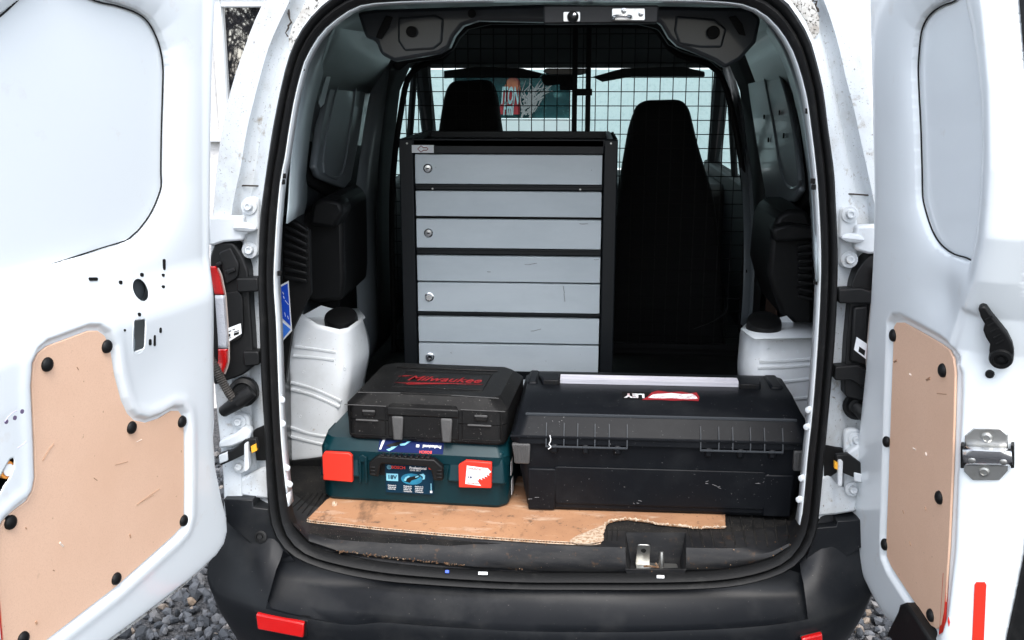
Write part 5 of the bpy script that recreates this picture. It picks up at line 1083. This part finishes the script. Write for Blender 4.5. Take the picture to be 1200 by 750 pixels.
# raised top field, handle block, pads, latches
m = MB(TM); m.tube([(mx(.085), .075, .1008), (mx(.29), .075, .1008), (mx(.29), .205, .1008), (mx(.085), .205, .1008)], .0018, 6, True); m.build('lid_outline', M['case'], CASE)
m = MB(TM); m.prism([(mx(.055), .23, .1003), (mx(.30), .23, .1003), (mx(.29), .262, .1003), (mx(.065), .262, .1003)], (0, 0, .003)); m.build('lid_pad', M['case'], CASE, bevel=.0015)
m = MB(TM); m.rings([[(mx(x), y, z) for x, y, z in q] for q in ([(.092, -.006, .060), (.252, -.006, .060), (.252, -.006, .079), (.092, -.006, .079)], [(.094, .0, .060), (.25, .0, .060), (.25, .0, .0805), (.094, .0, .0805)], [(.115, .03, .06), (.229, .03, .06), (.229, .036, .1035), (.115, .036, .1035)])]); m.build('handle_block', M['case'], CASE, bevel=.003)
MB(TM).box(mx(.094), -.0025, .010, mx(.25), .002, .0595).build('handle_recess', M['case'], CASE, bevel=.002)
for x0, x1 in ((.104, .130), (.212, .238)): MB(TM).prism([(mx(x0), -.004, .060), (mx(x1), -.004, .060), (mx(x1-.003), -.006, .006), (mx(x0+.003), -.006, .006)], (0, -.007, 0)).build('handle_arm', M['case_worn'], CASE, bevel=.004)
for x0, x1 in ((.022, .072), (.270, .322)):
    MB(TM).box(mx(x0), -.005, .044, mx(x1), .0, .0475).build('latch_lip', M['case_worn'], CASE, bevel=.0012)
    MB(TM).box(mx(x0+.016), -.0055, .056, mx(x0+.044), .001, .069).build('latch', M['case'], CASE, bevel=.002)
    MB(TM).box(mx(x0+.016), -.0065, .0655, mx(x0+.044), -.0045, .0705).build('latch_edge', M['case_worn'], CASE, bevel=.001)
for x0, x1 in ((.008, .088), (.258, .344)): MB(TM).tube([(mx(x0), -.0015, .078), (mx(x0), -.0015, .012), (mx(x1), -.0015, .012), (mx(x1), -.0015, .078)], .0012, 5).build('front_rib', M['case'], CASE)
for pts in ([(-.003,-.001,.079),(.09,-.001,.079)], [(.255,-.001,.079),(.352,-.001,.079)], [(.018,.024,.1003),(.115,.03,.1008)], [(.229,.03,.1008),(.334,.024,.1003)]): MB(TM).tube([(mx(x), y, z) for x, y, z in pts], .0010, 5).build('worn_edge', M['case_worn'], CASE)
# hand-drawn red script with a swoosh under it
TT = TM @ frame((mx(.185), .142, .1012), (1, 0, 0), (0, 1, 0))
def stroke(pts, r_=.0022): return [(x, y*1.0, 0) for x, y in pts]
lt_ = text('lettering', 'Milwaukee', .046, TT @ Matrix.Translation((.004, .004, 0)), M['redink'], CASE, shear=.34, bold=.0003, sx=.86, sy=1.12)
m = MB(TT)
for pts, w0 in (([(-.105,-.034),(-.075,-.037),(-.04,-.031),(.0,-.027),(.06,-.025),(.10,-.023)], .0022), ([(-.045,-.028),(-.07,-.030),(-.072,-.044),(-.03,-.036),(.02,-.030)], .0024), ([(-.108,.016),(-.09,.020),(-.075,.024)], .0022)):
    P = resample([(x, y, .0002) for x, y in pts], 18); m.loft([[p+[0, w0*(.3+math.sin(math.pi*i/17)), 0] for i, p in enumerate(P)], [p-[0, w0*(.3+math.sin(math.pi*i/17)), 0] for i, p in enumerate(P)]])
m.build('lettering', M['redink'], CASE, smooth=0)

# ------------------------------------------------------------------ long black trunk
zf_ = .5685
pL, pR = hz(617, 597, zf_), hz(928, 606.5, zf_); ang = math.atan2(pR[1]-pL[1], pR[0]-pL[0]); TW = float(np.hypot(*(pR-pL)[:2])); TK = T_at(pL, ang)
TRK = thing('tool_trunk', 'long black plastic tool trunk with an aluminium top handle', 'tool trunk', pL)
e_ = .026
m = MB(TK); m.rings([ring(.006, .006, TW-.006, .33, 0, .012), ring(0, 0, TW, .335, .008, .014), ring(-e_, -.012, TW+e_, .350, .160, .016)]); m.build('trunk_body', M['trunk'], TRK, smooth=30)
m = MB(TK); m.rings([ring(-e_-.008, -.020, TW+e_+.008, .358, .160, .018), ring(-e_-.008, -.020, TW+e_+.008, .358, .174, .018), ring(-e_-.004, -.016, TW+e_+.004, .354, .177, .018), ring(-e_+.006, .004, TW+e_-.006, .338, .213, .02), ring(-e_+.010, .010, TW+e_-.010, .33, .217, .02), ring(-e_+.016, .10, TW+e_-.016, .28, .235, .02), ring(.0, .13, TW, .26, .236, .02)]); m.build('trunk_lid', M['trunk'], TRK, smooth=30)
def tx(u): return -e_-.008+(u-50)/1100*(TW+2*e_+.016)   # u: place along the front
m = MB(TK); m.tube([(tx(52), -.012, .215), (tx(52)+.03, .008, .2165), (tx(1140)-.03, .008, .2165), (tx(1146), -.012, .197)][1:3], .0035, 6); m.build('lid_edge', M['trunk_edge'], TRK)
m = MB(TK); m.tube([(tx(50), -.021, .176), (tx(1150), -.021, .176)], .003, 6); m.build('rim', M['trunk'], TRK)
for u in (180, 245, 295, 358, 410, 475, 740, 805, 855, 918, 968, 1033):
    MB(TK).prism([(tx(u), -.026, .155), (tx(u), -.0215, .179), (tx(u), -.006, .203), (tx(u), .0, .201), (tx(u), -.01, .160)], (.0022, 0, 0)).build('hinge_rib', M['trunk_edge'], TRK)
for u0, u1 in ((180, 475), (740, 1033)): MB(TK).tube([(tx(u0), -.0235, .1555), (tx(u1)+.002, -.0235, .1555)], .0024, 6).build('hinge_bar', M['trunk_edge'], TRK)
for us in ((180,245),(295,358),(410,475),(740,805),(855,918),(968,1033)):
    MB(TK).box(tx(us[0])+.012, -.022, .140, tx(us[1])-.012, -.010, .160).build('hinge_tab', M['trunk'], TRK, bevel=.003)
for u0, u1 in ((50, 124), (1076, 1150)):
    s_ = MB(TK).prism([(tx(u0)+(.003 if u0 < 100 else .0), -.0225, .159), (tx(u1)-(.0 if u0 < 100 else .003), -.0225, .159), (tx(u1)-(.002 if u0 < 100 else .010), -.0185, .112), (tx(u0)+(.010 if u0 < 100 else .002), -.0185, .112)], (0, .014, 0)).build('corner_guard', M['case_worn'], TRK, bevel=.003)
    for i in range(5):
        x = tx(u0)+.010+i*.0062; MB(TK).tube([(x, -.0228, .156), (x, -.0195, .116)], .0014, 5).build('guard_rib', M['case_worn'], s_)
# long panel on the front, corner feet
def fr_y(z): return -.012*z/.150
PN = rounded([(tx(196)+.012, .018), (tx(990)-.0, .018), (tx(985), .106), (tx(205)+.004, .106)], .008, 3)
m = MB(TK); m.prism([(x, fr_y(z)+.0005, z) for x, z in PN], (0, -.0042, 0)); m.build('front_panel', M['trunk'], TRK, bevel=.002)
for x0, x1 in ((.004, .062), (TW-.062, TW-.004)): MB(TK).prism([(x0, -.004, .002), (x1, -.004, .002), (x1+(.004 if x0 < .1 else 0), -.012, .100), (x0-(0 if x0 < .1 else .004), -.012, .100)], (0, .006, 0)).build('corner_foot', M['trunk'], TRK, bevel=.004)
# handle along the top
hy0, hz0 = .176, .2365
m = MB(TK); m.rings([[(tx(222), y, z) for y, z in q] for q in ([(hy0, hz0), (hy0, hz0+.010), (hy0+.006, hz0+.0135), (hy0+.026, hz0+.014), (hy0+.031, hz0+.010), (hy0+.031, hz0)],)]+[[(tx(918), y, z) for y, z in q] for q in ([(hy0, hz0), (hy0, hz0+.010), (hy0+.006, hz0+.0135), (hy0+.026, hz0+.014), (hy0+.031, hz0+.010), (hy0+.031, hz0)],)]); hb = m.build('handle_bar', M['alu'], TRK, smooth=20)
for i in range(4): MB(TK).tube([(tx(224), hy0+.007+i*.0058, hz0+.0138), (tx(916), hy0+.007+i*.0058, hz0+.0138)], .0009, 5).build('handle_groove', M['alu'], hb)
for u0, u1, s_ in ((132, 221, 1), (919, 1068, -1)):
    m = MB(TK); xa, xb = tx(u0), tx(u1)
    m.prism([(xa+(.012 if s_ > 0 else 0), hy0-.014, hz0-.004), (xb-(.0 if s_ > 0 else .04), hy0-.014, hz0-.004), (xb-(0 if s_ > 0 else .03), hy0+.04, hz0-.004), (xa, hy0+.04, hz0-.004)], (0, 0, .016)); cp = m.build('handle_end', M['trunk'], TRK, bevel=.004)
    for i in range(4): x = (xa+.016+i*.0098) if s_ > 0 else (xb-.086+i*.0098); MB(TK).box(x, hy0-.0155, hz0+.002, x+.0062, hy0-.0135, hz0+.010).build('vent', M['hole'], cp)
for u0, u1 in ((95, 132), (1040, 1090)): MB(TK).box(tx(u0), .17, .215, tx(u1), .27, .241).build('lid_shoulder', M['trunk'], TRK, bevel=.005)
# torn maker's sticker, upside down
n_ = Vector((0, -.018, .09)).normalized()
def lp(u, s): s = .56+(s-.60)*.82; return Vector((tx(u), .048+.09*s, .217+.018*(.038+.09*s)/.09))+n_*.0008
m = MB(TK); m.prism([lp(462, .38), lp(560, .36), lp(575, .78), lp(462, .80)], n_*.0004); stq = m.build('sticker', M['dark'], TRK, smooth=0)
T = TK @ frame(lp(510, .58)+n_*.0006, (-1, 0, 0), (0, -.09, -.017)); text('lettering', 'LEY', .025, T, M['torn_white'], stq, bold=.0010, sx=1.1)
m = MB(TK); m.prism([lp(536, .34), lp(600, .36), lp(655, .33), lp(700, .37), lp(748, .34), lp(753, .56), lp(746, .86), lp(722, .80), lp(690, .88), lp(640, .84), lp(600, .92), lp(575, .80), lp(560, .55)], n_*.0007); m.build('sticker_scrap', M['sign_red'], stq, smooth=0)
m = MB(TK); m.prism([lp(560, .46), lp(600, .43), lp(650, .47), lp(700, .42), lp(746, .46), lp(742, .6), lp(728, .76), lp(690, .72), lp(650, .78), lp(615, .72), lp(580, .68)], n_*.0011); m.build('sticker_scrap', M['torn_white'], stq, smooth=0)
for u, z in ((505, .030), (780, .075), (800, .07), (960, .08), (120, .03)):
    for i in range(3):
        x = tx(u)+rng.uniform(-.012, .012); zz = z+rng.uniform(-.006, .006); l_ = rng.uniform(.002, .009)
        MB(TK).tube([(x, fr_y(zz)-.0042, zz), (x+l_, fr_y(zz)-.0042, zz+rng.uniform(-.003, .003))], .0005, 4).build('scratch', M['scratch'], TRK)
m = MB(TK); m.tube(resample([(tx(196), -.0265, .182), (tx(199), -.027, .170), (tx(193), -.027, .162), (tx(200), -.027, .156), (tx(190), -.027, .151)], 16), .0011, 5); m.build('paint_fleck', M['white'], TRK)
